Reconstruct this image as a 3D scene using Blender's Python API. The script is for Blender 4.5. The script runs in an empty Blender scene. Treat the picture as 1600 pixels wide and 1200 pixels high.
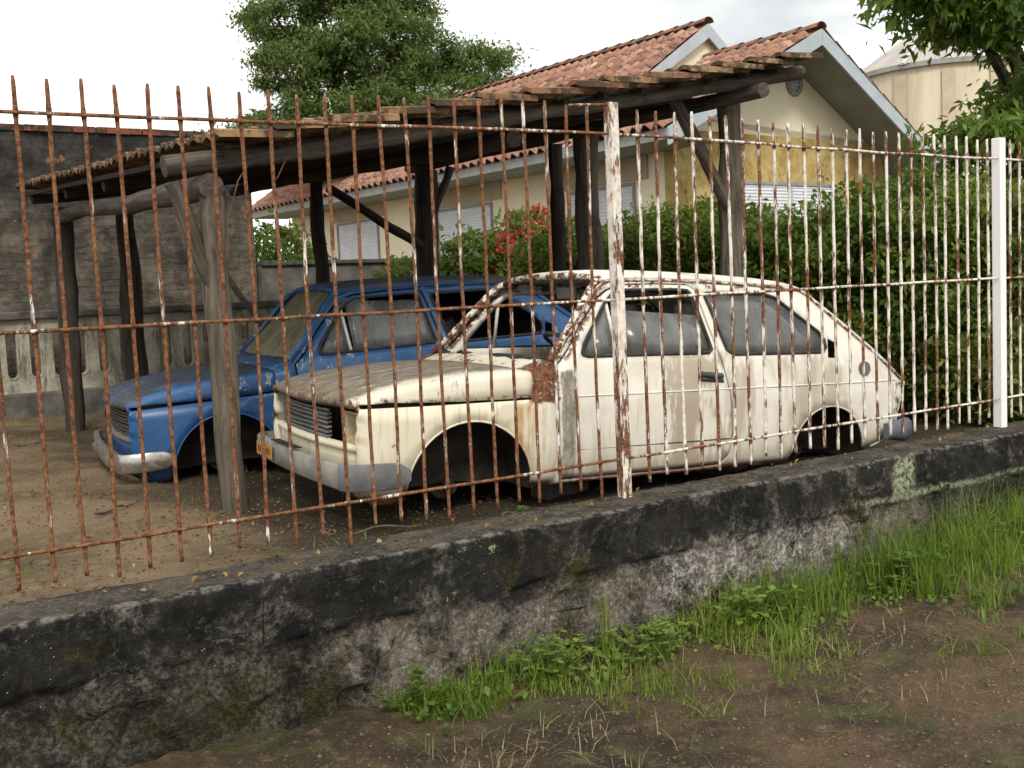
import bpy, math, random
import numpy as np
from mathutils import Vector, Matrix, noise
from mathutils.geometry import delaunay_2d_cdt

random.seed(7)
RNG = np.random.default_rng(11)
scene = bpy.context.scene
COL = scene.collection
rad = math.radians

# ------------------------------------------------------------------ camera
def make_camera():
    yaw, pitch, roll = rad(33.46), rad(-4.98), rad(-2.62)
    fw = Vector((math.sin(yaw)*math.cos(pitch), math.cos(yaw)*math.cos(pitch), math.sin(pitch)))
    rt0 = Vector((math.cos(yaw), -math.sin(yaw), 0))
    up0 = rt0.cross(fw)
    rt = math.cos(roll)*rt0 + math.sin(roll)*up0
    up = -math.sin(roll)*rt0 + math.cos(roll)*up0
    cd = bpy.data.cameras.new('camera')
    cd.sensor_width = 36.0
    cd.lens = 36.0*1700/1600
    cd.clip_start = 0.05
    cd.clip_end = 2000
    co = bpy.data.objects.new('camera', cd)
    COL.objects.link(co)
    m = Matrix((rt, up, -fw)).transposed().to_4x4()
    m.translation = Vector((0, 0, 1.5))
    co.matrix_world = m
    scene.camera = co
make_camera()

# ------------------------------------------------------------------ sky, sun, exposure
SUN_EL, SUN_AZ = rad(42), rad(205)     # azimuth measured clockwise from +Y
def make_light():
    w = bpy.data.worlds.new('World')
    scene.world = w
    w.use_nodes = True
    nt = w.node_tree
    for n in list(nt.nodes):
        nt.nodes.remove(n)
    out = nt.nodes.new('ShaderNodeOutputWorld')
    bg = nt.nodes.new('ShaderNodeBackground')
    bg.inputs['Strength'].default_value = 0.1
    sky = nt.nodes.new('ShaderNodeTexSky')
    sky.sky_type = 'NISHITA'
    sky.sun_disc = False
    sky.sun_elevation = SUN_EL
    sky.sun_rotation = SUN_AZ
    sky.air_density = 1.5
    sky.dust_density = 4.0
    tc = nt.nodes.new('ShaderNodeTexCoord')
    mp = nt.nodes.new('ShaderNodeMapping')
    mp.inputs['Location'].default_value = CLOUD_LOC
    mp.inputs['Scale'].default_value = (1.0, 1.0, 2.6)
    nz = nt.nodes.new('ShaderNodeTexNoise')
    nz.inputs['Scale'].default_value = 1.9
    nz.inputs['Detail'].default_value = 5
    nz.inputs['Roughness'].default_value = 0.55
    rp = nt.nodes.new('ShaderNodeValToRGB')
    e = rp.color_ramp.elements
    e[0].position = 0.30
    e[0].color = (0.36, 0.375, 0.39, 1)
    e[1].position = 0.57
    e[1].color = (1.0, 0.985, 0.955, 1)
    sc = nt.nodes.new('ShaderNodeVectorMath')
    sc.operation = 'SCALE'
    sc.inputs['Scale'].default_value = 14.5
    mx = nt.nodes.new('ShaderNodeMix')
    mx.data_type = 'RGBA'
    mx.inputs['Factor'].default_value = 0.94
    L = nt.links.new
    L(tc.outputs['Generated'], mp.inputs['Vector'])
    L(mp.outputs['Vector'], nz.inputs['Vector'])
    L(nz.outputs['Fac'], rp.inputs['Fac'])
    L(rp.outputs['Color'], sc.inputs[0])
    L(sky.outputs['Color'], mx.inputs[6])
    L(sc.outputs['Vector'], mx.inputs[7])
    L(mx.outputs[2], bg.inputs['Color'])
    L(bg.outputs['Background'], out.inputs['Surface'])
    sd = bpy.data.lights.new('sun', 'SUN')
    sd.energy = 1.9
    sd.angle = rad(14)
    sd.color = (1.0, 0.94, 0.85)
    so = bpy.data.objects.new('sun', sd)
    COL.objects.link(so)
    d = Vector((math.sin(SUN_AZ)*math.cos(SUN_EL), math.cos(SUN_AZ)*math.cos(SUN_EL), math.sin(SUN_EL)))
    so.rotation_euler = d.to_track_quat('Z', 'Y').to_euler()
    so.location = d*60
    vs = scene.view_settings
    vs.view_transform = 'Standard'
    vs.look = 'None'
    vs.exposure = 0.34
    vs.gamma = 1.0
    vs.use_curve_mapping = False
CLOUD_LOC = (3.0, 6.0, 5.0)
make_light()

# ------------------------------------------------------------------ node helper
class NT:
    def __init__(s, name):
        s.m = bpy.data.materials.new(name)
        s.m.use_nodes = True
        s.t = s.m.node_tree
        s.b = s.t.nodes['Principled BSDF']
        s.out = s.t.nodes['Material Output']
        s._obj = s._pos = None
    def node(s, ty, **kw):
        n = s.t.nodes.new(ty)
        for k, v in kw.items():
            setattr(n, k, v)
        return n
    def put(s, sock, v):
        if hasattr(v, 'is_linked'):
            s.t.links.new(v, sock)
        elif v is not None:
            if isinstance(v, tuple) and len(v) == 3 and sock.type == 'RGBA':
                v = (*v, 1)
            sock.default_value = v
    def obj(s):
        if s._obj is None:
            s._obj = s.node('ShaderNodeTexCoord').outputs['Object']
        return s._obj
    def pos(s):
        if s._pos is None:
            s._pos = s.node('ShaderNodeNewGeometry').outputs['Position']
        return s._pos
    def geo(s, k):
        return s.node('ShaderNodeNewGeometry').outputs[k]
    def rnd(s):
        return s.node('ShaderNodeObjectInfo').outputs['Random']
    def mapv(s, v, scale=(1, 1, 1), loc=(0, 0, 0)):
        n = s.node('ShaderNodeMapping')
        s.put(n.inputs['Vector'], v)
        n.inputs['Scale'].default_value = scale
        n.inputs['Location'].default_value = loc
        return n.outputs[0]
    def noise(s, v, scale, detail=5, rough=0.6, dist=0.0):
        n = s.node('ShaderNodeTexNoise')
        s.put(n.inputs['Vector'], v)
        n.inputs['Scale'].default_value = scale
        n.inputs['Detail'].default_value = detail
        n.inputs['Roughness'].default_value = rough
        n.inputs['Distortion'].default_value = dist
        return n.outputs['Fac']
    def voro(s, v, scale, feature='F1', out='Distance'):
        n = s.node('ShaderNodeTexVoronoi', feature=feature)
        s.put(n.inputs['Vector'], v)
        n.inputs['Scale'].default_value = scale
        return n.outputs[out]
    def math(s, op, a, b=None, clamp=False):
        n = s.node('ShaderNodeMath', operation=op, use_clamp=clamp)
        s.put(n.inputs[0], a)
        if b is not None:
            s.put(n.inputs[1], b)
        return n.outputs[0]
    def add(s, a, b): return s.math('ADD', a, b)
    def mul(s, a, b): return s.math('MULTIPLY', a, b)
    def sub(s, a, b): return s.math('SUBTRACT', a, b)
    def mx(s, a, b): return s.math('MAXIMUM', a, b)
    def mn(s, a, b): return s.math('MINIMUM', a, b)
    def ss(s, v, lo, hi, a=0.0, b=1.0):
        n = s.node('ShaderNodeMapRange', interpolation_type='SMOOTHSTEP')
        s.put(n.inputs['Value'], v)
        if lo > hi:
            lo, hi, a, b = hi, lo, b, a
        n.inputs['From Min'].default_value = lo
        n.inputs['From Max'].default_value = hi
        n.inputs['To Min'].default_value = a
        n.inputs['To Max'].default_value = b
        return n.outputs['Result']
    def xyz(s, v):
        n = s.node('ShaderNodeSeparateXYZ')
        s.put(n.inputs[0], v)
        return n.outputs
    def mix(s, f, a, b):
        n = s.node('ShaderNodeMix', data_type='RGBA')
        s.put(n.inputs[0], f)
        s.put(n.inputs[6], a)
        s.put(n.inputs[7], b)
        return n.outputs[2]
    def ramp(s, f, stops):
        n = s.node('ShaderNodeValToRGB')
        s.put(n.inputs[0], f)
        cr = n.color_ramp
        while len(cr.elements) < len(stops):
            cr.elements.new(0.5)
        for e, (p, c) in zip(cr.elements, stops):
            e.position = p
            e.color = (*c, 1) if not isinstance(c, (int, float)) else (c, c, c, 1)
        return n.outputs['Color']
    def box(s, P, x0, x1, z0, z1, soft=0.03, wob=None):
        """soft rectangular patch in the x-z plane of P, optional noise wobble of its edge"""
        x, z = P[0], P[2]
        if wob is not None:
            x = s.add(x, wob)
            z = s.add(z, wob)
        a = s.mul(s.ss(x, x0-soft, x0+soft), s.ss(x, x1+soft, x1-soft))
        b = s.mul(s.ss(z, z0-soft, z0+soft), s.ss(z, z1+soft, z1-soft))
        return s.mul(a, b)
    def bump(s, h, strength=0.5, dist=0.01):
        n = s.node('ShaderNodeBump')
        s.put(n.inputs['Height'], h)
        n.inputs['Strength'].default_value = strength
        n.inputs['Distance'].default_value = dist
        s.t.links.new(n.outputs[0], s.b.inputs['Normal'])
    def fin(s, color, rough=0.7, metal=0.0, spec=0.3):
        s.put(s.b.inputs['Base Color'], color)
        s.put(s.b.inputs['Roughness'], rough)
        s.put(s.b.inputs['Metallic'], metal)
        s.put(s.b.inputs['Specular IOR Level'], spec)
        return s.m

def simple(name, c1, c2, scale=6, rough=0.75, metal=0.0, bump=0.3, bd=0.006, spec=0.3):
    n = NT(name)
    f = n.noise(n.pos(), scale, 6, 0.65)
    n.bump(n.noise(n.pos(), scale*5, 4), bump, bd)
    return n.fin(n.mix(n.ss(f, 0.3, 0.7), c1, c2), rough, metal, spec)

MAT = {}

# ------------------------------------------------------------------ materials: ground, walls
def mats_setting():
    # yard dirt
    n = NT('yard_dirt'); p = n.pos()
    a = n.noise(p, 1.1, 6, 0.6); b = n.noise(p, 14, 6, 0.7); v = n.noise(p, 90, 3, 0.7)
    c = n.mix(n.ss(a, 0.35, 0.65), (0.22, 0.155, 0.088), (0.105, 0.072, 0.040))
    c = n.mix(n.ss(b, 0.45, 0.75), c, (0.235, 0.17, 0.10))
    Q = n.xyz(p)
    carport_dark = n.mul(n.ss(n.add(Q[0], n.mul(n.sub(a, 0.5), 1.6)), 1.2, 2.0), n.ss(n.add(Q[1], n.mul(n.sub(b, 0.5), 1.0)), 11.0, 10.0))
    c = n.mix(n.mul(carport_dark, 0.8), c, (0.028, 0.020, 0.013))  # darker dirt from the carport's left edge rightwards, with noisy borders
    c = n.mix(n.mul(n.ss(v, 0.56, 0.7), 0.5), c, (0.33, 0.28, 0.21))
    c = n.mix(n.mul(n.ss(v, 0.44, 0.32), 0.6), c, (0.05, 0.04, 0.03))
    g = n.mul(n.ss(n.noise(p, 2.3, 5, 0.7), 0.60, 0.72), n.ss(b, 0.35, 0.6))
    c = n.mix(g, c, (0.06, 0.09, 0.02))
    n.bump(n.add(n.mul(b, 1.0), n.mul(v, 0.4)), 0.9, 0.03)
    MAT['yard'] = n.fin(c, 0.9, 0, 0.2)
    # street mud
    n = NT('street_mud'); p = n.pos()
    a = n.noise(p, 1.6, 6, 0.62); b = n.noise(p, 11, 7, 0.7); v = n.noise(p, 70, 3, 0.7)
    c = n.mix(n.ss(a, 0.35, 0.65), (0.125, 0.080, 0.042), (0.032, 0.022, 0.012))
    c = n.mix(n.mul(n.ss(b, 0.5, 0.72), 0.8), c, (0.20, 0.135, 0.076))
    c = n.mix(n.mul(n.ss(v, 0.57, 0.7), 0.5), c, (0.36, 0.28, 0.2))
    c = n.mix(n.mul(n.ss(v, 0.43, 0.3), 0.7), c, (0.035, 0.027, 0.02))
    gr = n.mul(n.ss(n.noise(p, 3.1, 6, 0.75), 0.50, 0.64), 0.6)
    c = n.mix(gr, c, (0.06, 0.085, 0.02))
    wet = n.ss(n.noise(p, 0.9, 4, 0.5), 0.56, 0.66)
    n.bump(n.add(b, n.mul(v, 0.6)), 1.0, 0.045)
    MAT['mud'] = n.fin(c, n.ss(wet, 0, 1, 0.9, 0.45), 0, 0.3)
    # mildewed concrete of the low wall (front face)
    n = NT('mildewed_concrete'); p = n.pos(); P = n.xyz(p)
    big = n.noise(p, 2.2, 6, 0.65); mid = n.noise(p, 7, 7, 0.7); fine = n.noise(p, 55, 4, 0.75); grit = n.voro(p, 260)
    black = n.mix(n.ss(mid, 0.35, 0.7), (0.008, 0.008, 0.008), (0.034, 0.032, 0.028))
    cl = n.noise(p, 3.4, 8, 0.78, 0.5)
    black = n.mix(n.mul(n.ss(cl, 0.50, 0.70), 0.85), black, n.mix(n.ss(fine, 0.38, 0.62), (0.07, 0.066, 0.054), (0.30, 0.285, 0.245)))
    black = n.mix(n.mul(n.ss(fine, 0.58, 0.69), 0.5), black, (0.15, 0.14, 0.12))
    black = n.mix(n.mul(n.ss(fine, 0.44, 0.34), 0.7), black, (0.008, 0.008, 0.008))
    chip = n.mul(n.ss(n.add(P[2], n.mul(n.sub(mid, 0.5), 0.03)), 0.547, 0.558), n.ss(n.noise(p, 20, 6, 0.75), 0.42, 0.6))
    black = n.mix(n.mul(chip, 0.75), black, (0.24, 0.225, 0.195))
    lowbr = n.mul(n.ss(n.add(P[2], n.mul(n.sub(big, 0.5), 0.3)), 0.36, 0.28), n.ss(n.noise(p, 6, 7, 0.75), 0.40, 0.60))
    black = n.mix(n.mul(lowbr, 0.8), black, n.mix(n.ss(fine, 0.4, 0.6), (0.04, 0.034, 0.022), (0.15, 0.13, 0.10)))
    black = n.mix(n.mul(n.ss(n.noise(n.mapv(p, (1, 1, 0.35), (3, 0, 1)), 9, 6, 0.75), 0.56, 0.72), 0.7), black, (0.05, 0.046, 0.022))
    plast = n.mix(n.ss(mid, 0.3, 0.7), (0.085, 0.07, 0.054), (0.21, 0.178, 0.145))
    plast = n.mix(n.mul(n.ss(fine, 0.5, 0.66), 0.7), plast, (0.42, 0.38, 0.34))
    plast = n.mix(n.mul(n.ss(fine, 0.46, 0.33), 0.8), plast, (0.04, 0.036, 0.032))
    # exposed plaster: lower part, from X 1.5 rightwards
    edge = n.add(P[2], n.mul(n.sub(big, 0.5), 0.42))
    edge = n.add(edge, n.mul(n.sub(mid, 0.5), 0.22))
    low = n.ss(edge, 0.345, 0.295)
    lr = n.ss(n.add(P[0], n.mul(n.sub(mid, 0.5), 0.5)), 1.45, 1.62)
    lr2 = n.ss(n.add(P[0], n.mul(n.sub(big, 0.5), 2.0)), 5.2, 4.6)
    exp = n.mul(n.mul(low, lr), lr2)
    exp = n.mul(exp, n.ss(n.noise(p, 3.7, 7, 0.72), 0.41, 0.54))
    exp = n.mul(exp, n.ss(n.noise(n.mapv(p, (1, 1, .5), (9, 0, 2)), 10, 6, 0.75), 0.28, 0.46))
    c = n.mix(exp, black, plast)
    # chalky white area
    wm = n.mul(n.box(P, 3.0, 4.3, 0.10, 0.30, 0.14), n.ss(n.noise(p, 16, 6, 0.8), 0.42, 0.60))
    c = n.mix(n.mul(wm, 0.95), c, n.mix(n.ss(fine, 0.42, 0.58), (0.22, 0.2, 0.185), (0.66, 0.63, 0.6)))
    # pale lichen line and spots
    ln = n.mul(n.box(P, 4.3, 7.0, 0.335, 0.365, 0.012, n.mul(n.sub(mid, 0.5), 0.09)), n.ss(n.noise(p, 30, 4, 0.8), 0.42, 0.55))
    c = n.mix(n.mul(ln, 0.8), c, (0.38, 0.41, 0.25))
    li = n.mul(n.ss(n.noise(n.mapv(p, (1, 1, 1), (7, 2, 3)), 9, 5, 0.75), 0.64, 0.70), n.ss(P[0], 1.2, 2.2))
    c = n.mix(n.mul(li, 0.8), c, (0.42, 0.45, 0.28))
    sp = n.mul(n.ss(n.voro(p, 40), 0.10, 0.05), n.ss(n.noise(p, 5, 3), 0.50, 0.66))
    c = n.mix(sp, c, (0.55, 0.56, 0.48))
    stk = n.mul(n.box(P, 4.62, 4.78, 0.36, 0.55, 0.03, n.mul(n.sub(mid, 0.5), 0.1)), n.ss(n.noise(p, 40, 4, 0.8), 0.4, 0.55))
    c = n.mix(stk, c, (0.42, 0.45, 0.3))
    # moss
    ck = n.voro(n.mapv(n.pos(), (1.5, 1.5, 2.4)), 1.9, 'DISTANCE_TO_EDGE')
    ckm = n.mul(n.ss(n.add(ck, n.mul(n.sub(mid, 0.5), 0.10)), 0.010, 0.002), n.ss(n.noise(p, 1.3, 3), 0.50, 0.58))
    c = n.mix(n.mul(ckm, 0.9), c, (0.008, 0.008, 0.007))
    dr = n.mul(n.ss(n.noise(n.mapv(p, (14, 14, 1.1)), 1.0, 6, 0.7), 0.54, 0.68), n.ss(P[2], 0.18, 0.40))
    c = n.mix(n.mul(dr, 0.75), c, (0.010, 0.010, 0.009))
    ms = n.mul(n.ss(n.noise(n.mapv(p, (1, 1, 1), (1, 5, 2)), 3.6, 6, 0.7), 0.525, 0.65), n.ss(P[2], 0.54, 0.36))
    c = n.mix(n.mul(ms, 0.85), c, n.mix(n.ss(fine, 0.4, 0.6), (0.018, 0.018, 0.006), (0.062, 0.054, 0.016)))
    n.bump(n.add(n.mul(mid, 0.8), n.add(n.mul(fine, 0.6), n.mul(grit, 0.3))), 1.0, 0.02)
    MAT['wall_front'] = n.fin(c, 0.95, 0, 0.15)
    # top of the low wall
    n = NT('weathered_wall_top'); p = n.pos()
    mid = n.noise(p, 8, 7, 0.7); fine = n.noise(p, 60, 4, 0.75)
    c = n.mix(n.ss(mid, 0.35, 0.68), (0.026, 0.023, 0.019), (0.10, 0.085, 0.066))
    c = n.mix(n.mul(n.ss(fine, 0.53, 0.68), 0.6), c, (0.22, 0.195, 0.165))
    c = n.mix(n.mul(n.ss(fine, 0.46, 0.36), 0.6), c, (0.025, 0.023, 0.02))
    c = n.mix(n.mul(n.ss(n.noise(p, 4, 5), 0.55, 0.7), 0.6), c, (0.11, 0.075, 0.03))
    n.bump(n.add(mid, n.mul(fine, 0.6)), 1.0, 0.018)
    MAT['wall_top'] = n.fin(c, 0.95, 0, 0.15)
    # old brick wall, sooty
    n = NT('sooty_brick'); p = n.pos(); P = n.xyz(p)
    sw = n.node('ShaderNodeCombineXYZ')
    n.put(sw.inputs[0], P[0]); n.put(sw.inputs[1], P[2])
    br = n.node('ShaderNodeTexBrick')
    n.put(br.inputs['Vector'], sw.outputs[0])
    br.inputs['Scale'].default_value = 1.0
    br.inputs['Brick Width'].default_value = 0.24
    br.inputs['Row Height'].default_value = 0.072
    br.inputs['Mortar Size'].default_value = 0.009
    br.inputs['Color1'].default_value = (0.085, 0.074, 0.06, 1)
    br.inputs['Color2'].default_value = (0.066, 0.058, 0.048, 1)
    br.inputs['Mortar'].default_value = (0.045, 0.04, 0.035, 1)
    big = n.noise(p, 0.8, 6, 0.65); mid = n.noise(p, 5, 6, 0.7)
    c = br.outputs['Color']
    pl = n.mul(n.ss(n.noise(n.mapv(p, (1, 1, 1), (4, 0, 0)), 1.2, 6, 0.65), 0.36, 0.52), 0.85)
    c = n.mix(pl, c, n.mix(n.ss(mid, 0.35, 0.65), (0.055, 0.046, 0.036), (0.165, 0.142, 0.11)))
    up = n.ss(n.add(P[2], n.mul(n.sub(big, 0.5), 1.6)), 2.2, 3.0)
    c = n.mix(n.mul(up, 0.9), c, n.mix(n.ss(mid, 0.4, 0.7), (0.012, 0.012, 0.012), (0.045, 0.044, 0.042)))
    dk = n.mul(n.ss(n.noise(n.mapv(p, (1, 1, 0.3)), 2.2, 5, 0.7), 0.52, 0.7), 0.7)
    c = n.mix(dk, c, (0.022, 0.021, 0.02))
    rb = n.mul(n.ss(n.noise(p, 3.4, 4, 0.6), 0.64, 0.7), 0.8)
    c = n.mix(rb, c, (0.25, 0.12, 0.06))
    crs = n.noise(n.mapv(p, (5.5, 1, 12)), 1.0, 6, 0.75)
    c = n.mix(n.mul(n.ss(crs, 0.52, 0.66), 0.7), c, (0.025, 0.023, 0.02))
    n.bump(n.add(n.mul(br.outputs['Fac'], -0.25), n.add(crs, n.mul(mid, 0.8))), 1.0, 0.02)
    MAT['brick_wall'] = n.fin(c, 0.95, 0, 0.15)
    n = NT('coping_brick'); p = n.pos()
    c = n.mix(n.rnd(), (0.22, 0.075, 0.04), (0.07, 0.045, 0.035))
    c = n.mix(n.ss(n.noise(p, 9, 6, 0.7), 0.45, 0.62), c, (0.03, 0.028, 0.026))
    n.bump(n.noise(p, 60, 4), 0.6, 0.008)
    MAT['coping'] = n.fin(c, 0.95, 0, 0.15)
    # balustrade concrete
    n = NT('balustrade_concrete'); p = n.pos(); P = n.xyz(p)
    mid = n.noise(p, 6, 7, 0.7); fine = n.noise(p, 40, 4, 0.7)
    c = n.mix(n.ss(mid, 0.3, 0.65), (0.22, 0.205, 0.155), (0.40, 0.375, 0.30))
    st = n.ss(n.noise(n.mapv(p, (1, 1, 0.2)), 8, 6, 0.75), 0.5, 0.68)
    c = n.mix(n.mul(st, 0.85), c, (0.055, 0.05, 0.042))
    c = n.mix(n.mul(n.ss(fine, 0.52, 0.68), 0.4), c, (0.07, 0.065, 0.055))
    n.bump(n.add(mid, n.mul(fine, 0.5)), 0.7, 0.012)
    MAT['balustrade'] = n.fin(c, 0.92, 0, 0.2)
    MAT['dark_cap'] = simple('dark_concrete', (0.028, 0.027, 0.026), (0.11, 0.102, 0.09), 7, 0.95)
    MAT['grey_wall'] = simple('grey_block', (0.06, 0.056, 0.05), (0.15, 0.14, 0.125), 5, 0.95)
    # house
    n = NT('cream_plaster'); p = n.pos()
    c = n.mix(n.ss(n.noise(p, 1.2, 5), 0.3, 0.7), (0.82, 0.75, 0.56), (0.75, 0.68, 0.50))
    n.bump(n.noise(p, 120, 3), 0.3, 0.004)
    MAT['cream'] = n.fin(c, 0.9, 0, 0.2)
    n = NT('yellow_daubed_plaster'); p = n.pos()
    a = n.noise(p, 2.0, 6, 0.7, 0.8); b = n.noise(n.mapv(p, (1, 1, 0.6)), 8, 6, 0.75)
    c = n.mix(n.ss(a, 0.32, 0.68), (0.29, 0.20, 0.06), (0.50, 0.39, 0.165))
    c = n.mix(n.mul(n.ss(b, 0.5, 0.66), 0.65), c, (0.19, 0.11, 0.028))
    n.bump(b, 0.5, 0.01)
    MAT['yellow'] = n.fin(c, 0.9, 0, 0.2)
    MAT['barge'] = simple('grey_blue_painted_board', (0.40, 0.45, 0.475), (0.33, 0.38, 0.41), 3, 0.7)
    MAT['soffit'] = simple('soffit_board', (0.25, 0.28, 0.26), (0.2, 0.225, 0.21), 3, 0.8)
    MAT['shutter'] = simple('white_roller_shutter', (0.66, 0.69, 0.73), (0.58, 0.61, 0.65), 5, 0.5)
    MAT['tan'] = simple('tan_panel', (0.42, 0.36, 0.26), (0.36, 0.31, 0.22), 4, 0.8)
    MAT['gutter'] = simple('grey_gutter', (0.29, 0.30, 0.29), (0.22, 0.23, 0.22), 3, 0.7)
    # clay tiles
    def tile(name, cols, dirt, amt):
        n = NT(name); p = n.pos()
        r = n.add(n.mul(n.rnd(), 0.6), n.mul(n.noise(p, 3.1, 4), 0.5))
        c = n.ramp(r, cols)
        d = n.ss(n.noise(p, 7, 6, 0.75), 0.68-amt, 0.82-amt)
        c = n.mix(d, c, dirt)
        c = n.mix(n.mul(n.ss(n.noise(p, 22, 5, 0.75), 0.6, 0.72), 0.6), c, (0.05, 0.045, 0.038))
        n.bump(n.noise(p, 50, 4), 0.5, 0.006)
        return n.fin(c, 0.9, 0, 0.2)
    MAT['house_tile'] = tile('house_clay_tile', [(0.1, (0.24, 0.115, 0.08)), (0.5, (0.34, 0.18, 0.125)), (0.8, (0.42, 0.25, 0.175)), (0.97, (0.56, 0.43, 0.30))], (0.13, 0.09, 0.07), 0.21)
    MAT['ridge_tile'] = tile('ridge_clay_tile', [(0.1, (0.25, 0.10, 0.06)), (0.9, (0.36, 0.17, 0.10))], (0.12, 0.10, 0.08), 0.26)
    MAT['shed_tile'] = tile('weathered_shed_tile', [(0.1, (0.19, 0.09, 0.05)), (0.5, (0.25, 0.145, 0.075)), (0.9, (0.31, 0.215, 0.11))], (0.06, 0.043, 0.027), 0.27)
    # timber
    def wood(name, c1, c2, c3):
        n = NT(name); p = n.obj()
        g = n.noise(n.mapv(p, (14, 14, 0.9)), 2.0, 7, 0.7, 0.4)
        c = n.mix(n.ss(g, 0.32, 0.66), c1, c2)
        c = n.mix(n.mul(n.ss(n.noise(p, 5, 6, 0.7), 0.52, 0.7), 0.7), c, c3)
        n.bump(g, 0.8, 0.015)
        return n.fin(c, 0.9, 0, 0.2)
    MAT['wood'] = wood('weathered_log', (0.055, 0.044, 0.032), (0.15, 0.13, 0.097), (0.035, 0.03, 0.02))
    MAT['wood_mid'] = wood('brown_log', (0.04, 0.031, 0.025), (0.115, 0.095, 0.078), (0.022, 0.018, 0.015))
    MAT['wood_dark'] = wood('dark_log', (0.022, 0.018, 0.015), (0.06, 0.048, 0.038), (0.015, 0.013, 0.011))
    # silo
    n = NT('silo_plaster'); p = n.pos()
    st = n.noise(n.mapv(p, (1, 1, 0.12)), 1.6, 6, 0.7)
    c = n.mix(n.ss(st, 0.35, 0.68), (0.62, 0.565, 0.42), (0.47, 0.415, 0.30))
    MAT['silo'] = n.fin(c, 0.9, 0, 0.2)
    MAT['pilaster'] = simple('pinkish_plaster', (0.50, 0.43, 0.32), (0.41, 0.35, 0.26), 1.5, 0.9)
    MAT['sheet'] = simple('galvanised_sheet', (0.62, 0.65, 0.70), (0.50, 0.53, 0.58), 0.8, 0.5, 0.2, 0.1)
    MAT['sheet_old'] = simple('old_sheet', (0.46, 0.42, 0.38), (0.34, 0.31, 0.29), 1.4, 0.6, 0.1, 0.1)
    # plants
    def leaf(name, c1, c2, c3, tr=0.4):
        n = NT(name)
        r = n.geo('Random Per Island')
        q = n.noise(n.pos(), 1.7, 3, 0.55)
        c = n.ramp(n.math('ADD', n.mul(r, 0.62), n.mul(n.ss(q, 0.36, 0.64), 0.38)), [(0.0, c1), (0.55, c2), (1.0, c3)])
        n.fin(c, 0.55, 0, 0.35)
        t = n.node('ShaderNodeBsdfTranslucent')
        n.put(t.inputs['Color'], n.mix(0.5, c, (0.16, 0.22, 0.03)))
        ms = n.node('ShaderNodeMixShader')
        ms.inputs[0].default_value = tr
        n.t.links.new(n.b.outputs[0], ms.inputs[1])
        n.t.links.new(t.outputs[0], ms.inputs[2])
        n.t.links.new(ms.outputs[0], n.out.inputs['Surface'])
        return n.m
    MAT['leaf_big'] = leaf('tree_leaf', (0.055, 0.10, 0.026), (0.125, 0.185, 0.05), (0.24, 0.28, 0.10))
    MAT['leaf_hedge'] = leaf('hedge_leaf', (0.035, 0.07, 0.010), (0.11, 0.17, 0.022), (0.27, 0.30, 0.05))
    MAT['leaf_near'] = leaf('broad_leaf', (0.055, 0.11, 0.016), (0.12, 0.20, 0.03), (0.25, 0.32, 0.065))
    MAT['leaf_shrub'] = leaf('shrub_leaf', (0.05, 0.085, 0.015), (0.11, 0.165, 0.03), (0.22, 0.25, 0.06))
    MAT['grass'] = leaf('grass_blade', (0.075, 0.13, 0.012), (0.15, 0.235, 0.024), (0.28, 0.33, 0.07))
    MAT['dry'] = leaf('dry_grass', (0.15, 0.11, 0.05), (0.25, 0.19, 0.09), (0.33, 0.27, 0.15), 0.2)
    MAT['flower'] = leaf('red_blossom', (0.35, 0.012, 0.015), (0.5, 0.022, 0.03), (0.55, 0.06, 0.10), 0.3)
    MAT['bark'] = simple('bark', (0.05, 0.04, 0.03), (0.13, 0.105, 0.08), 9, 0.95, bump=0.8, bd=0.02)
    MAT['fallen'] = leaf('fallen_leaf_litter', (0.10, 0.05, 0.02), (0.25, 0.14, 0.05), (0.36, 0.26, 0.12), 0.1)
    MAT['terracotta'] = simple('broken_terracotta', (0.30, 0.17, 0.13), (0.20, 0.12, 0.09), 12, 0.9)
    MAT['block'] = simple('cement_block', (0.14, 0.13, 0.115), (0.07, 0.065, 0.055), 9, 0.95)
    MAT['clod'] = simple('earth_clod', (0.19, 0.13, 0.08), (0.05, 0.036, 0.022), 30, 0.95)
mats_setting()

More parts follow.
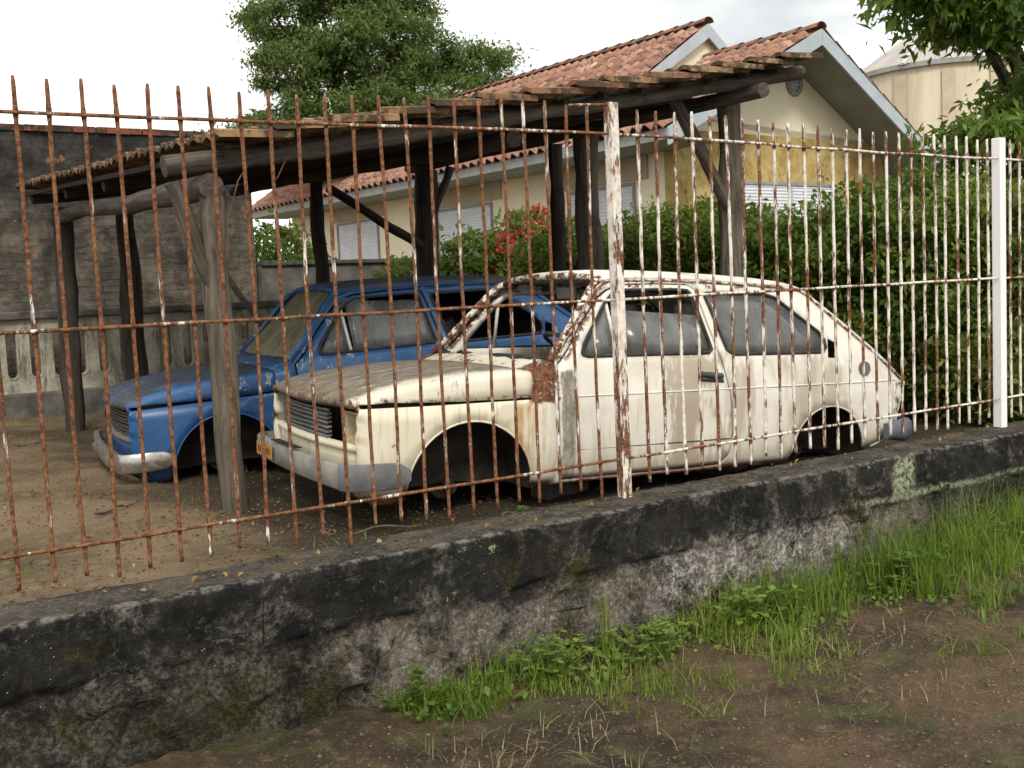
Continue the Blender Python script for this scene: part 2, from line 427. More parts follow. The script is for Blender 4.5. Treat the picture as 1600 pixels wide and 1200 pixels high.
# rusted painted iron of the fence
def mats_iron():
    def iron(name, x0, x1, lo, joints=True):
        n = NT(name); p = n.pos(); P = n.xyz(p)
        f = n.noise(n.mapv(p, (1, 1, 0.20)), 46, 6, 0.75)
        g = n.noise(n.mapv(p, (1, 1, 0.45)), 5.5, 4, 0.6)
        t = n.add(n.mul(f, 0.74), n.mul(g, 0.56))
        t = n.add(t, n.ss(P[0], x0, x1, -lo, 0.04))
        for zr in ((2.13, 1.434, 0.733) if joints else ()):
            t = n.sub(t, n.ss(n.math('ABSOLUTE', n.sub(P[2], zr)), 0.035, 0.0, 0.0, 0.10))
        m = n.ss(t, 0.635, 0.685)
        rust = n.mix(n.ss(n.noise(p, 60, 5, 0.75), 0.35, 0.65), (0.062, 0.027, 0.017), (0.27, 0.115, 0.048))
        paint = n.mix(n.ss(n.noise(p, 25, 4), 0.4, 0.7), (0.74, 0.70, 0.63), (0.54, 0.44, 0.34))
        n.bump(n.add(n.noise(p, 160, 4, 0.7), m), 0.9, 0.003)
        return n.fin(n.mix(m, rust, paint), n.ss(m, 0, 1, 0.92, 0.55), 0, 0.3)
    MAT['iron'] = iron('rusty_painted_iron', 0.8, 4.6, 0.115)
    MAT['iron_rail'] = iron('rusty_painted_rail', 0.8, 4.6, 0.09, False)
    MAT['iron_post'] = iron('flaking_painted_post', -40, -20, 0.0, False)
    n = NT('clean_white_post'); p = n.pos()
    m = n.ss(n.noise(n.mapv(p, (1, 1, 0.4)), 18, 5, 0.7), 0.66, 0.74)
    MAT['iron_clean'] = n.fin(n.mix(m, (0.78, 0.77, 0.76), (0.22, 0.09, 0.04)), 0.5)
mats_iron()
# ------------------------------------------------------------------ car materials (object space = car space: x forward, y left, z up)
def mats_cars():
    RUST1, RUST2 = (0.075, 0.028, 0.016), (0.24, 0.10, 0.045)
    # cream-white body
    n = NT('aged_white_paint'); o = n.obj(); P = n.xyz(o)
    mid = n.noise(o, 5, 6, 0.65); fine = n.noise(o, 45, 5, 0.7)
    wob = n.mul(n.sub(n.noise(o, 9, 5, 0.7), 0.5), 0.14)
    wv = n.mul(n.sub(n.noise(n.mapv(o, (11, 11, 2.2)), 1.0, 6, 0.72), 0.5), 0.5)
    streak = n.noise(n.mapv(o, (26, 26, 1.6)), 1.0, 6, 0.7)
    c = n.mix(n.ss(mid, 0.3, 0.7), (0.76, 0.735, 0.66), (0.70, 0.66, 0.56))
    fr = n.ss(P[0], -0.36, -0.20)                                   # yellower front wing
    c = n.mix(n.mul(fr, 0.75), c, (0.69, 0.62, 0.45))
    dirt = n.mul(n.ss(n.add(P[2], n.mul(wv, 0.5)), 0.52, 0.27), 0.55)
    c = n.mix(dirt, c, (0.38, 0.32, 0.23))
    st1 = n.mul(n.box(P, -1.46, -1.05, 0.20, 0.90, 0.03, wv), n.ss(n.noise(n.mapv(o, (7, 7, 1.6), (2, 0, 1)), 1, 5, 0.6), 0.40, 0.50))
    c = n.mix(n.mul(st1, 0.92), c, (0.38, 0.315, 0.23))
    st2 = n.mul(n.box(P, -2.25, -1.45, 0.42, 0.88, 0.05, wv), n.ss(n.noise(n.mapv(o, (4, 4, 1.0), (5, 0, 1)), 1, 5, 0.6), 0.36, 0.52))
    c = n.mix(n.mul(st2, 0.85), c, (0.42, 0.355, 0.26))
    sk = n.mul(n.ss(streak, 0.52, 0.66), n.ss(P[2], 0.88, 0.60))
    c = n.mix(n.mul(sk, 0.55), c, (0.36, 0.28, 0.16))
    sk2 = n.mul(n.ss(n.noise(n.mapv(o, (60, 60, 2.2)), 1, 4, 0.7), 0.62, 0.7), n.ss(P[2], 0.84, 0.70))
    c = n.mix(n.mul(sk2, 0.55), c, (0.33, 0.30, 0.25))
    grime = n.mul(n.box(P, -1.36, -0.8, 0.80, 0.90, 0.04, wob), 0.4)
    c = n.mix(grime, c, (0.4, 0.34, 0.25))
    # primer strip by the door hinge
    pr = n.box(P, -0.465, -0.385, 0.25, 0.83, 0.008, n.mul(n.sub(n.noise(n.mapv(o, (22, 22, 6)), 1.0, 6, 0.75), 0.5), 0.07))
    pr = n.mul(pr, n.ss(fine, 0.25, 0.42))
    c = n.mix(pr, c, n.mix(n.ss(n.noise(n.mapv(o, (40, 40, 12)), 1, 5, 0.7), 0.4, 0.65), (0.20, 0.175, 0.14), (0.36, 0.33, 0.27)))
    # rust: cowl patch, streak under it, sill, arch and window edges, pillar
    r = n.mul(n.box(P, -0.375, -0.205, 0.675, 0.93, 0.012, n.mul(n.sub(n.noise(o, 24, 6, 0.75), 0.5), 0.10)), n.ss(n.math('ABSOLUTE', n.add(P[1], n.mul(wob, 1.2))), 0.60, 0.66))
    r = n.mul(r, n.ss(n.noise(o, 21, 6, 0.8), 0.34, 0.44))
    cw = n.mul(n.box(P, -0.36, -0.20, 0.835, 0.93, 0.01), n.ss(n.noise(n.mapv(o, (6, 3, 6)), 2.0, 6, 0.8), 0.54, 0.58))
    r = n.mx(r, cw)
    ob = n.mul(n.box(P, -0.24, -0.13, 0.30, 0.68, 0.025, n.mul(wob, 0.4)), n.ss(n.noise(n.mapv(o, (18, 18, 2)), 1, 5, 0.7), 0.38, 0.62))
    c = n.mix(n.mul(ob, 0.95), c, (0.42, 0.22, 0.05))
    ob2 = n.mul(n.box(P, -0.36, -0.2, 0.30, 0.68, 0.02), n.ss(n.noise(n.mapv(o, (26, 26, 2.5), (3, 3, 3)), 1, 5, 0.7), 0.5, 0.64))
    c = n.mix(n.mul(ob2, 0.5), c, (0.38, 0.23, 0.09))
    r = n.mx(r, n.mul(n.ss(P[2], 0.295, 0.272), n.ss(mid, 0.42, 0.5)))
    pil = n.mul(n.box(P, -0.92, -0.36, 0.885, 1.40, 0.02), n.ss(n.noise(o, 19, 5, 0.7), 0.46, 0.52))
    ab = n.ss(n.math('ABSOLUTE', n.add(P[0], n.mul(n.sub(P[2], 0.894), 0.82))), 0.47, 0.43)   # near the windscreen pillar
    r = n.mx(r, n.mul(pil, ab))
    r = n.mx(r, n.mul(n.ss(n.noise(o, 13, 6, 0.75), 0.70, 0.73), 0.9))
    r = n.mx(r, n.mul(n.mul(n.ss(P[2], 1.235, 1.26), n.ss(P[2], 1.31, 1.295)), n.ss(n.noise(o, 16, 5, 0.7), 0.5, 0.56)))
    r = n.mx(r, n.mul(n.ss(P[0], -2.66, -2.74), n.ss(n.noise(o, 15, 5, 0.7), 0.48, 0.58)))
    rust = n.mix(n.ss(n.noise(o, 28, 6, 0.75), 0.38, 0.66), RUST1, RUST2)
    rust = n.mix(n.mul(n.ss(n.noise(o, 33, 5, 0.75), 0.6, 0.66), 0.8), rust, (0.55, 0.5, 0.4))
    c = n.mix(r, c, rust)
    n.bump(n.add(n.mul(fine, 0.15), n.mul(n.mx(r, pr), -1.0)), 0.5, 0.004)
    MAT['w_body'] = n.fin(c, n.ss(n.mx(r, pr), 0, 1, 0.42, 0.95), 0, 0.4)
    n = NT('rusted_gutter'); o = n.obj()
    f = n.ss(n.noise(o, 18, 6, 0.8), 0.42, 0.56)
    MAT['w_drip'] = n.fin(n.mix(f, (0.66, 0.61, 0.5), n.mix(n.ss(n.noise(o, 40, 4), 0.4, 0.6), RUST1, RUST2)), 0.8, 0, 0.3)
    # white bonnet, worn brown on top
    n = NT('worn_white_bonnet'); o = n.obj(); P = n.xyz(o)
    mid = n.noise(o, 4, 6, 0.65); fine = n.noise(o, 45, 5, 0.75)
    st = n.noise(n.mapv(o, (3.5, 20, 20)), 1.5, 7, 0.75, 0.6)
    c = n.mix(n.ss(mid, 0.3, 0.7), (0.74, 0.70, 0.60), (0.68, 0.61, 0.46))
    ed = n.add(P[1], n.mul(n.sub(mid, 0.5), 0.55))
    ed = n.sub(ed, n.mul(n.ss(P[0], -0.3, 0.7), 0.12))
    worn = n.mul(n.ss(ed, 0.62, 0.48), n.ss(n.add(st, n.mul(n.sub(fine, 0.5), 0.4)), 0.70, 0.55))
    wc = n.mix(n.ss(n.noise(o, 12, 6, 0.75), 0.35, 0.65), (0.085, 0.068, 0.048), (0.20, 0.165, 0.12))
    c = n.mix(n.mul(worn, 0.93), c, wc)
    sc = n.mul(n.box(P, 0.15, 0.40, 0.71, 0.82, 0.03), n.ss(n.noise(n.mapv(o, (30, 20, 9)), 1, 5, 0.75), 0.56, 0.62))
    c = n.mix(sc, c, (0.20, 0.20, 0.22))
    r = n.mul(n.ss(n.add(P[2], n.mul(n.ss(P[0], 0.45, 0.62), -0.02)), 0.733, 0.712), n.ss(n.noise(o, 17, 6, 0.8), 0.50, 0.57))
    r = n.mx(r, n.mul(n.ss(P[0], 0.58, 0.68), n.ss(n.noise(o, 18, 6, 0.8), 0.56, 0.62)))
    r = n.mx(r, n.mul(n.ss(P[0], -0.20, -0.25), n.ss(n.noise(o, 12, 6, 0.8), 0.46, 0.56)))
    c = n.mix(r, c, n.mix(n.ss(fine, 0.4, 0.6), RUST1, (0.28, 0.13, 0.055)))
    n.bump(n.add(n.mul(worn, -0.6), n.mul(fine, 0.5)), 0.6, 0.004)
    MAT['w_hood'] = n.fin(c, n.ss(worn, 0, 1, 0.5, 0.95), 0, 0.3)
    # white roof
    n = NT('stained_white_roof'); o = n.obj()
    fine = n.noise(o, 40, 5, 0.75)
    c = n.mix(n.ss(n.noise(o, 4, 6), 0.3, 0.7), (0.74, 0.72, 0.67), (0.62, 0.57, 0.48))
    m = n.ss(n.noise(n.mapv(o, (9, 2.2, 9)), 1.2, 7, 0.75), 0.5, 0.64)
    c = n.mix(n.mul(m, 0.75), c, n.mix(n.ss(fine, 0.4, 0.6), (0.16, 0.10, 0.07), (0.36, 0.30, 0.22)))
    MAT['w_roof'] = n.fin(c, 0.8, 0, 0.3)
    # blue body
    def blue(name, dust):
        n = NT(name); o = n.obj(); P = n.xyz(o)
        mid = n.noise(o, 5, 6, 0.65); fine = n.noise(o, 45, 5, 0.75)
        c = n.mix(n.ss(mid, 0.3, 0.7), (0.017, 0.068, 0.18), (0.032, 0.105, 0.25))
        if dust:
            d = n.mul(n.ss(n.noise(n.mapv(o, (3, 8, 8)), 1.2, 7, 0.7), 0.34, 0.5), n.ss(n.math('ABSOLUTE', P[1]), 0.74, 0.62))
            c = n.mix(n.mul(d, 0.92), c, n.mix(n.ss(fine, 0.4, 0.65), (0.018, 0.020, 0.026), (0.065, 0.062, 0.058)))
            sp = n.ss(n.noise(o, 7, 6, 0.8), 0.62, 0.67)
            c = n.mix(n.mul(sp, 0.8), c, (0.34, 0.28, 0.2))
        ch = n.ss(n.noise(o, 15, 6, 0.8), 0.665, 0.69)
        pe = n.mul(n.box(P, -0.75, 0.1, 0.60, 1.25, 0.05), n.ss(n.noise(n.mapv(o, (1, 1, 0.7)), 11, 6, 0.8), 0.57, 0.60))
        c = n.mix(n.mul(n.mx(ch, pe), 0.75), c, (0.46, 0.45, 0.42))
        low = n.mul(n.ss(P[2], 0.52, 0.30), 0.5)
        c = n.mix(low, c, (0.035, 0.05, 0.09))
        r = n.mul(n.ss(n.add(P[2], n.mul(n.sub(mid, 0.5), 0.03)), 0.716, 0.70), n.ss(P[2], 0.655, 0.665)) if dust else n.ss(n.noise(o, 8, 6, 0.8), 0.70, 0.72)
        if dust:
            r = n.mul(r, n.ss(n.noise(o, 9, 6, 0.8), 0.46, 0.53))
        c = n.mix(r, c, n.mix(n.ss(fine, 0.4, 0.6), (0.05, 0.022, 0.014), (0.19, 0.085, 0.04)))
        n.bump(n.mul(fine, 0.3), 0.4, 0.003)
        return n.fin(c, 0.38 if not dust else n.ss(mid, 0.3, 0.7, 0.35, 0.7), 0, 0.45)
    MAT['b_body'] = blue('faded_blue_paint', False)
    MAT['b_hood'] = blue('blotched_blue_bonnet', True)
    n = NT('mossy_blue_roof'); o = n.obj()
    c = n.mix(n.ss(n.noise(o, 6, 7, 0.7), 0.3, 0.6), (0.15, 0.125, 0.075), (0.045, 0.075, 0.13))
    MAT['b_roof'] = n.fin(c, 0.9, 0, 0.2)
    # glass
    def glass(name, col, dust, tint, lo=0.3, hi=0.7, rough=0.25):
        n = NT(name); o = n.obj()
        m = n.ss(n.noise(n.mapv(o, (9, 9, 3)), 1.0, 7, 0.75, 0.6), lo+.05, hi-.05, dust*0.62, dust)
        n.fin(n.mix(n.ss(n.noise(o, 3, 5), 0.35, 0.65), col, tuple(k*0.72 for k in col)), rough, 0, 0.5)
        t = n.node('ShaderNodeBsdfTransparent')
        t.inputs['Color'].default_value = (*tint, 1)
        gl = n.node('ShaderNodeBsdfGlossy')
        gl.inputs['Roughness'].default_value = 0.05
        fr = n.node('ShaderNodeFresnel'); fr.inputs[0].default_value = 1.45
        m1 = n.node('ShaderNodeMixShader'); m2 = n.node('ShaderNodeMixShader')
        L = n.t.links.new
        L(fr.outputs[0], m1.inputs[0]); L(t.outputs[0], m1.inputs[1]); L(gl.outputs[0], m1.inputs[2])
        L(m, m2.inputs[0]); L(m1.outputs[0], m2.inputs[1]); L(n.b.outputs[0], m2.inputs[2])
        L(m2.outputs[0], n.out.inputs['Surface'])
        return n.m
    MAT['glass'] = glass('dust_and_reflection_glass', (0.25, 0.25, 0.245), 0.66, (0.6, 0.62, 0.62))  # grey streaky film: dust, plus window reflections painted into the colour
    MAT['glass_moss'] = glass('moss_filmed_glass', (0.23, 0.215, 0.12), 0.96, (0.5, 0.5, 0.4), rough=0.6)
    MAT['cabin'] = simple('dark_cabin_trim', (0.018, 0.016, 0.015), (0.04, 0.036, 0.032), 8, 0.95)
    MAT['under'] = simple('oily_underbody', (0.014, 0.012, 0.011), (0.045, 0.034, 0.026), 8, 0.95)
    MAT['rubber'] = simple('perished_rubber', (0.02, 0.02, 0.02), (0.05, 0.048, 0.045), 20, 0.8)
    MAT['seat'] = simple('faded_grey_seat', (0.30, 0.29, 0.28), (0.2, 0.19, 0.18), 9, 0.9)
    MAT['grille'] = simple('dull_grey_grille', (0.22, 0.215, 0.205), (0.10, 0.097, 0.092), 25, 0.5)
    MAT['grille_dark'] = simple('black_grille', (0.035, 0.035, 0.037), (0.09, 0.09, 0.092), 25, 0.5)
    n = NT('greyed_bumper'); o = n.obj()
    c = n.mix(n.ss(n.noise(o, 6, 6, 0.7), 0.35, 0.65), (0.33, 0.315, 0.275), (0.19, 0.185, 0.17))
    c = n.mix(n.mul(n.ss(n.noise(o, 16, 6, 0.75), 0.55, 0.66), 0.6), c, (0.13, 0.10, 0.07))
    MAT['w_bumper'] = n.fin(c, 0.55, 0.1, 0.4)
    n = NT('pitted_chrome'); o = n.obj()
    f = n.ss(n.noise(o, 14, 6, 0.75), 0.52, 0.64)
    MAT['b_bumper'] = n.fin(n.mix(f, (0.42, 0.41, 0.39), (0.20, 0.12, 0.07)), n.ss(f, 0, 1, 0.28, 0.85), n.ss(f, 0, 1, 0.85, 0.1), 0.5)
    MAT['end_cap'] = simple('grey_plastic_cap', (0.165, 0.168, 0.17), (0.10, 0.10, 0.10), 9, 0.55)
    MAT['blue_grey_cap'] = simple('blue_grey_plastic', (0.13, 0.14, 0.165), (0.085, 0.092, 0.108), 9, 0.5)
    MAT['plate'] = simple('orange_plate', (0.50, 0.26, 0.05), (0.36, 0.17, 0.035), 14, 0.6)
    MAT['black'] = simple('black_print', (0.02, 0.018, 0.016), (0.035, 0.03, 0.025), 20, 0.7)
    MAT['trim_white'] = simple('bare_white_trim', (0.78, 0.77, 0.72), (0.62, 0.60, 0.55), 22, 0.5, 0.0)
    MAT['red_lens'] = simple('red_lens', (0.25, 0.02, 0.02), (0.16, 0.015, 0.015), 9, 0.3)
    MAT['steel'] = simple('rusty_steel', (0.075, 0.035, 0.02), (0.15, 0.075, 0.04), 18, 0.9)
    MAT['bucket'] = simple('stained_cream_metal', (0.44, 0.37, 0.24), (0.28, 0.21, 0.12), 16, 0.7)
mats_cars()

# ------------------------------------------------------------------ mesh helpers
def mesh_data(name, V, F, mats=(), smooth=False, midx=None):
    me = bpy.data.meshes.new(name)
    me.from_pydata([tuple(v) for v in V], [], [tuple(f) for f in F])
    for m in mats:
        me.materials.append(m)
    if smooth:
        me.polygons.foreach_set('use_smooth', [True]*len(me.polygons))
    if midx is not None:
        me.polygons.foreach_set('material_index', midx)
    me.update()
    return me

def fast_mesh(name, V, F, mat, smooth=False):
    """V (n,3) array, F (m,k) array with constant k"""
    V = np.asarray(V, np.float32); F = np.asarray(F, np.int32)
    me = bpy.data.meshes.new(name)
    me.vertices.add(len(V)); me.vertices.foreach_set('co', V.ravel())
    m, k = F.shape
    me.loops.add(m*k); me.loops.foreach_set('vertex_index', F.ravel())
    me.polygons.add(m); me.polygons.foreach_set('loop_start', np.arange(0, m*k, k, dtype=np.int32))
    me.materials.append(mat)
    me.update(calc_edges=True)
    if smooth:
        me.polygons.foreach_set('use_smooth', [True]*m)
    return me

WM = {}          # root empty name -> world matrix
def link(name, me, parent=None, mat=None, loc=None, rot=None, scale=None):
    o = bpy.data.objects.new(name, me)
    COL.objects.link(o)
    if parent is not None:
        o.parent = parent
    if loc is not None: o.location = loc
    if rot is not None: o.rotation_euler = rot
    if scale is not None: o.scale = scale
    return o

def tag(o, label=None, cat=None, group=None, kind=None):
    if label: o['label'] = label
    if cat:
        o['category'] = cat
        if not kind: o['kind'] = 'thing'
    if group: o['group'] = group
    if kind: o['kind'] = kind
    return o

def thing(name, label, cat, loc=(0, 0, 0), mat=None, group=None):
    o = bpy.data.objects.new(name, None)
    o.empty_display_size = 0.2
    COL.objects.link(o)
    if mat is None:
        mat = Matrix.Translation(Vector(loc))
    o.matrix_world = mat
    WM[o.name] = mat.copy()
    return tag(o, label, cat, group)

def root_of(o):
    while o.parent is not None:
        o = o.parent
    return o

def part(name, V, F, mat, parent, smooth=False, world=False):
    """mesh child; world=True takes world coordinates. Sub-parts keep identity transforms, so the root's matrix is enough."""
    if world:
        inv = WM[root_of(parent).name].inverted()
        V = [inv @ Vector(v) for v in V]
    return link(name, mesh_data(name, V, F, (MAT[mat],), smooth), parent)

class B:
    """collects primitives into one mesh"""
    def __init__(s): s.V = []; s.F = []
    def add(s, V, F):
        k = len(s.V)
        s.V += [tuple(v) for v in V]
        s.F += [tuple(i+k for i in f) for f in F]
        return s
    def box(s, x0, x1, y0, y1, z0, z1):
        V = [(x, y, z) for x in (x0, x1) for y in (y0, y1) for z in (z0, z1)]
        return s.add(V, [(0, 1, 3, 2), (4, 6, 7, 5), (0, 4, 5, 1), (2, 3, 7, 6), (0, 2, 6, 4), (1, 5, 7, 3)])
    def tube(s, pts, rads, n=8, cap=True, wob=0.0, ph=0.0):
        pts = [Vector(p) for p in pts]
        if not isinstance(rads, (list, tuple)): rads = [rads]*len(pts)
        k = len(s.V)
        ref = None
        for i, p in enumerate(pts):
            d = (pts[min(i+1, len(pts)-1)] - pts[max(i-1, 0)]).normalized()
            if ref is None:
                ref = d.orthogonal().normalized()
            ref = (ref - d*ref.dot(d)).normalized()
            b = d.cross(ref)
            for j in range(n):
                a = 2*math.pi*(j+ph)/n
                r = rads[i]*(1+wob*noise.noise(Vector((p.x*3+math.cos(a)*0.9, p.y*3+math.sin(a)*0.9, p.z*3))))
                s.V.append(tuple(p + ref*(math.cos(a)*r) + b*(math.sin(a)*r)))
        for i in range(len(pts)-1):
            for j in range(n):
                j2 = (j+1) % n
                s.F.append((k+i*n+j, k+i*n+j2, k+(i+1)*n+j2, k+(i+1)*n+j))
        if cap:
            s.F.append(tuple(k+j for j in range(n))[::-1])
            s.F.append(tuple(k+(len(pts)-1)*n+j for j in range(n)))
        return s
    def grid(s, fn, nu, nv):
        k = len(s.V)
        for i in range(nu+1):
            for j in range(nv+1):
                s.V.append(tuple(fn(i/nu, j/nv)))
        for i in range(nu):
            for j in range(nv):
                a = k+i*(nv+1)+j
                s.F.append((a, a+nv+1, a+nv+2, a+1))
        return s
    def prism(s, poly, depth_fn0, depth_fn1):
        """poly: 2D points; depth fns map a 2D point to 3D front and back points"""
        n = len(poly)
        V = [depth_fn0(p) for p in poly]+[depth_fn1(p) for p in poly]
        F = [tuple(range(n)), tuple(range(2*n-1, n-1, -1))]
        F += [(i, (i+1) % n, n+(i+1) % n, n+i) for i in range(n)]
        return s.add(V, F)
    def part(s, name, mat, parent, smooth=False, world=False):
        return part(name, s.V, s.F, mat, parent, smooth, world)
    def obj(s, name, mat, smooth=False):
        return link(name, mesh_data(name, s.V, s.F, (MAT[mat],), smooth))

def autosmooth(o, ang=35):
    o.data.polygons.foreach_set('use_smooth', [True]*len(o.data.polygons))
    o.data.set_sharp_from_angle(angle=rad(ang))
    return o

def bevel(o, w=0.006, seg=2):
    m = o.modifiers.new('bevel', 'BEVEL'); m.width = w; m.segments = seg; m.limit_method = 'ANGLE'
    return o

def solid(o, t, off=-1):
    m = o.modifiers.new('thickness', 'SOLIDIFY'); m.thickness = t; m.offset = off
    return o

def lerp_tab(tab, x):
    if x <= tab[0][0]: return tab[0][1]
    for (a, va), (b, vb) in zip(tab, tab[1:]):
        if x <= b:
            return va+(vb-va)*(x-a)/(b-a)
    return tab[-1][1]

def sm(x, a, b):
    t = min(1, max(0, (x-a)/(b-a)))
    return t*t*(3-2*t)

def inpoly(x, y, P):
    r = False
    j = len(P)-1
    for i in range(len(P)):
        xi, yi = P[i]; xj, yj = P[j]
        if (yi > y) != (yj > y) and x < (xj-xi)*(y-yi)/(yj-yi)+xi:
            r = not r
        j = i
    return r

def resample(P, d):
    out = []
    for i in range(len(P)):
        a, b = P[i], P[(i+1) % len(P)]
        L = math.hypot(b[0]-a[0], b[1]-a[1])
        k = max(1, round(L/d))
        for t in range(k):
            out.append((a[0]+(b[0]-a[0])*t/k, a[1]+(b[1]-a[1])*t/k))
    return out

def skin2d(outer, holes, d):
    """triangulated sheet in 2D with holes and inner grid points -> verts2d, tris"""
    loops = [resample(outer, d)]+[resample(h, d) for h in holes]
    V, E = [], []
    for L in loops:
        k = len(V)
        V += L
        E += [(k+i, k+(i+1) % len(L)) for i in range(len(L))]
    bx = np.array(V)
    xs = [p[0] for p in outer]; ys = [p[1] for p in outer]
    x = min(xs)+d*0.5
    while x < max(xs):
        y = min(ys)+d*0.5
        while y < max(ys):
            if inpoly(x, y, loops[0]) and not any(inpoly(x, y, h) for h in loops[1:]):
                if np.min((bx[:, 0]-x)**2+(bx[:, 1]-y)**2) > (0.45*d)**2:
                    V.append((x, y))
            y += d
        x += d
    r = delaunay_2d_cdt([Vector(v) for v in V], E, [], 0, 1e-5)
    V2 = [(v.x, v.y) for v in r[0]]
    T = []
    for f in r[2]:
        cx = sum(V2[i][0] for i in f)/3; cy = sum(V2[i][1] for i in f)/3
        if inpoly(cx, cy, loops[0]) and not any(inpoly(cx, cy, h) for h in loops[1:]):
            T.append(tuple(f))
    return V2, T
# ------------------------------------------------------------------ the two cars
HW = 0.775
LAT = [(0.22, 0.07), (0.27, 0.045), (0.33, 0.018), (0.45, 0.006), (0.69, 0.0), (0.715, 0.008), (0.80, 0.018), (0.88, 0.035), (0.91, 0.05), (1.0, 0.082), (1.15, 0.135), (1.29, 0.19), (1.35, 0.24)]
def lat(x, z):
    v = lerp_tab(LAT, z)
    if x > 0.25: v += ((x-0.25)/0.45)**2*0.045
    if x < -2.2: v += ((-2.2-x)/0.6)**2*0.06
    return v
RAIL = [(-2.095, 1.222), (-2.05, 1.246), (-1.88, 1.264), (-1.65, 1.278), (-1.37, 1.291), (-1.1, 1.298), (-0.88, 1.298), (-0.78, 1.294), (-0.725, 1.280)]
FA, FR = (0.11, 0.28), 0.33
RA, RR = (-2.155, 0.30), 0.275
def arc(c, r, a0, a1, n):
    return [(c[0]+r*math.cos(rad(a0+(a1-a0)*i/n)), c[1]+r*math.sin(rad(a0+(a1-a0)*i/n))) for i in range(n+1)]
OUT_SIDE = ([(0.60, 0.232), (0.655, 0.30), (0.675, 0.45), (0.672, 0.60), (0.662, 0.690), (0.62, 0.690), (0.2, 0.694), (-0.215, 0.700), (-0.225, 0.838), (-0.30, 0.872), (-0.362, 0.894),
             (-0.50, 1.056), (-0.640, 1.215), (-0.695, 1.262), (-0.725, 1.280)] + RAIL[::-1][1:] +
            [(-2.20, 1.140), (-2.355, 1.016), (-2.60, 0.836), (-2.787, 0.695), (-2.775, 0.64), (-2.745, 0.56), (-2.70, 0.433), (-2.63, 0.36), (-2.50, 0.325)] +
            arc(RA, RR, 176, 2, 18) + [(-1.84, 0.268), (-1.4, 0.264), (-0.5, 0.266)] +
            arc(FA, FR, 183, 2, 20) + [(0.455, 0.25), (0.49, 0.228)])
DOOR = [(-0.385, 0.290), (-0.378, 0.5), (-0.37, 0.70), (-0.37, 0.862), (-0.40, 0.882), (-0.455, 0.935), (-0.55, 1.055), (-0.69, 1.20), (-0.75, 1.235), (-0.83, 1.262), (-1.05, 1.270),
        (-1.27, 1.266), (-1.312, 1.245), (-1.345, 1.07), (-1.385, 0.90), (-1.405, 0.80), (-1.44, 0.62), (-1.452, 0.45), (-1.43, 0.345), (-1.38, 0.298), (-1.2, 0.291)]
DWIN = [(-0.53, 0.912), (-0.56, 0.902), (-1.32, 0.902), (-1.345, 0.918), (-1.335, 0.97), (-1.285, 1.215), (-1.262, 1.238), (-1.20, 1.243), (-0.84, 1.240), (-0.775, 1.217), (-0.715, 1.165), (-0.55, 0.962)]
QWIN = [(-1.372, 1.205), (-1.39, 1.225), (-1.78, 1.220), (-1.86, 1.198), (-2.12, 1.005), (-2.155, 0.955), (-2.155, 0.91), (-2.125, 0.885), (-1.48, 0.888), (-1.445, 0.915)]
VENT = [(-2.185, 0.962), (-2.235, 0.94), (-2.245, 0.90), (-2.222, 0.848), (-2.155, 0.852)]
def grow(P, d):
    cx = sum(p[0] for p in P)/len(P); cy = sum(p[1] for p in P)/len(P)
    out = []
    n = len(P)
    ar = sum(P[i][0]*P[(i+1) % n][1]-P[(i+1) % n][0]*P[i][1] for i in range(n))
    sg = 1 if ar > 0 else -1
    for i in range(n):
        a, b, c = P[i-1], P[i], P[(i+1) % n]
        t = Vector((c[0]-a[0], c[1]-a[1])).normalized()
        out.append((b[0]+sg*d*t.y, b[1]-sg*d*t.x))
    return out
_SK = {}
def side_part(name, outer, holes, d, s, mat, root, off=0.0, t=0.012):
    key = (name, d, len(holes))
    if key not in _SK:
        _SK[key] = skin2d(outer, holes, d)
    V2, T = _SK[key]
    V = [(x, s*(HW-lat(x, z)+off+.0035*noise.noise(Vector((x*2.7, z*3.3, s*5)))+.0015*noise.noise(Vector((x*8, z*8, s*5)))), z) for x, z in V2]
    # orient outward
    T2 = []
    for a, b, c in T:
        n = (Vector(V[b])-Vector(V[a])).cross(Vector(V[c])-Vector(V[a]))
        T2.append((a, b, c) if n.y*s > 0 else (a, c, b))
    o = part(name, V, T2, mat, root, True)
    solid(o, t)
    return o

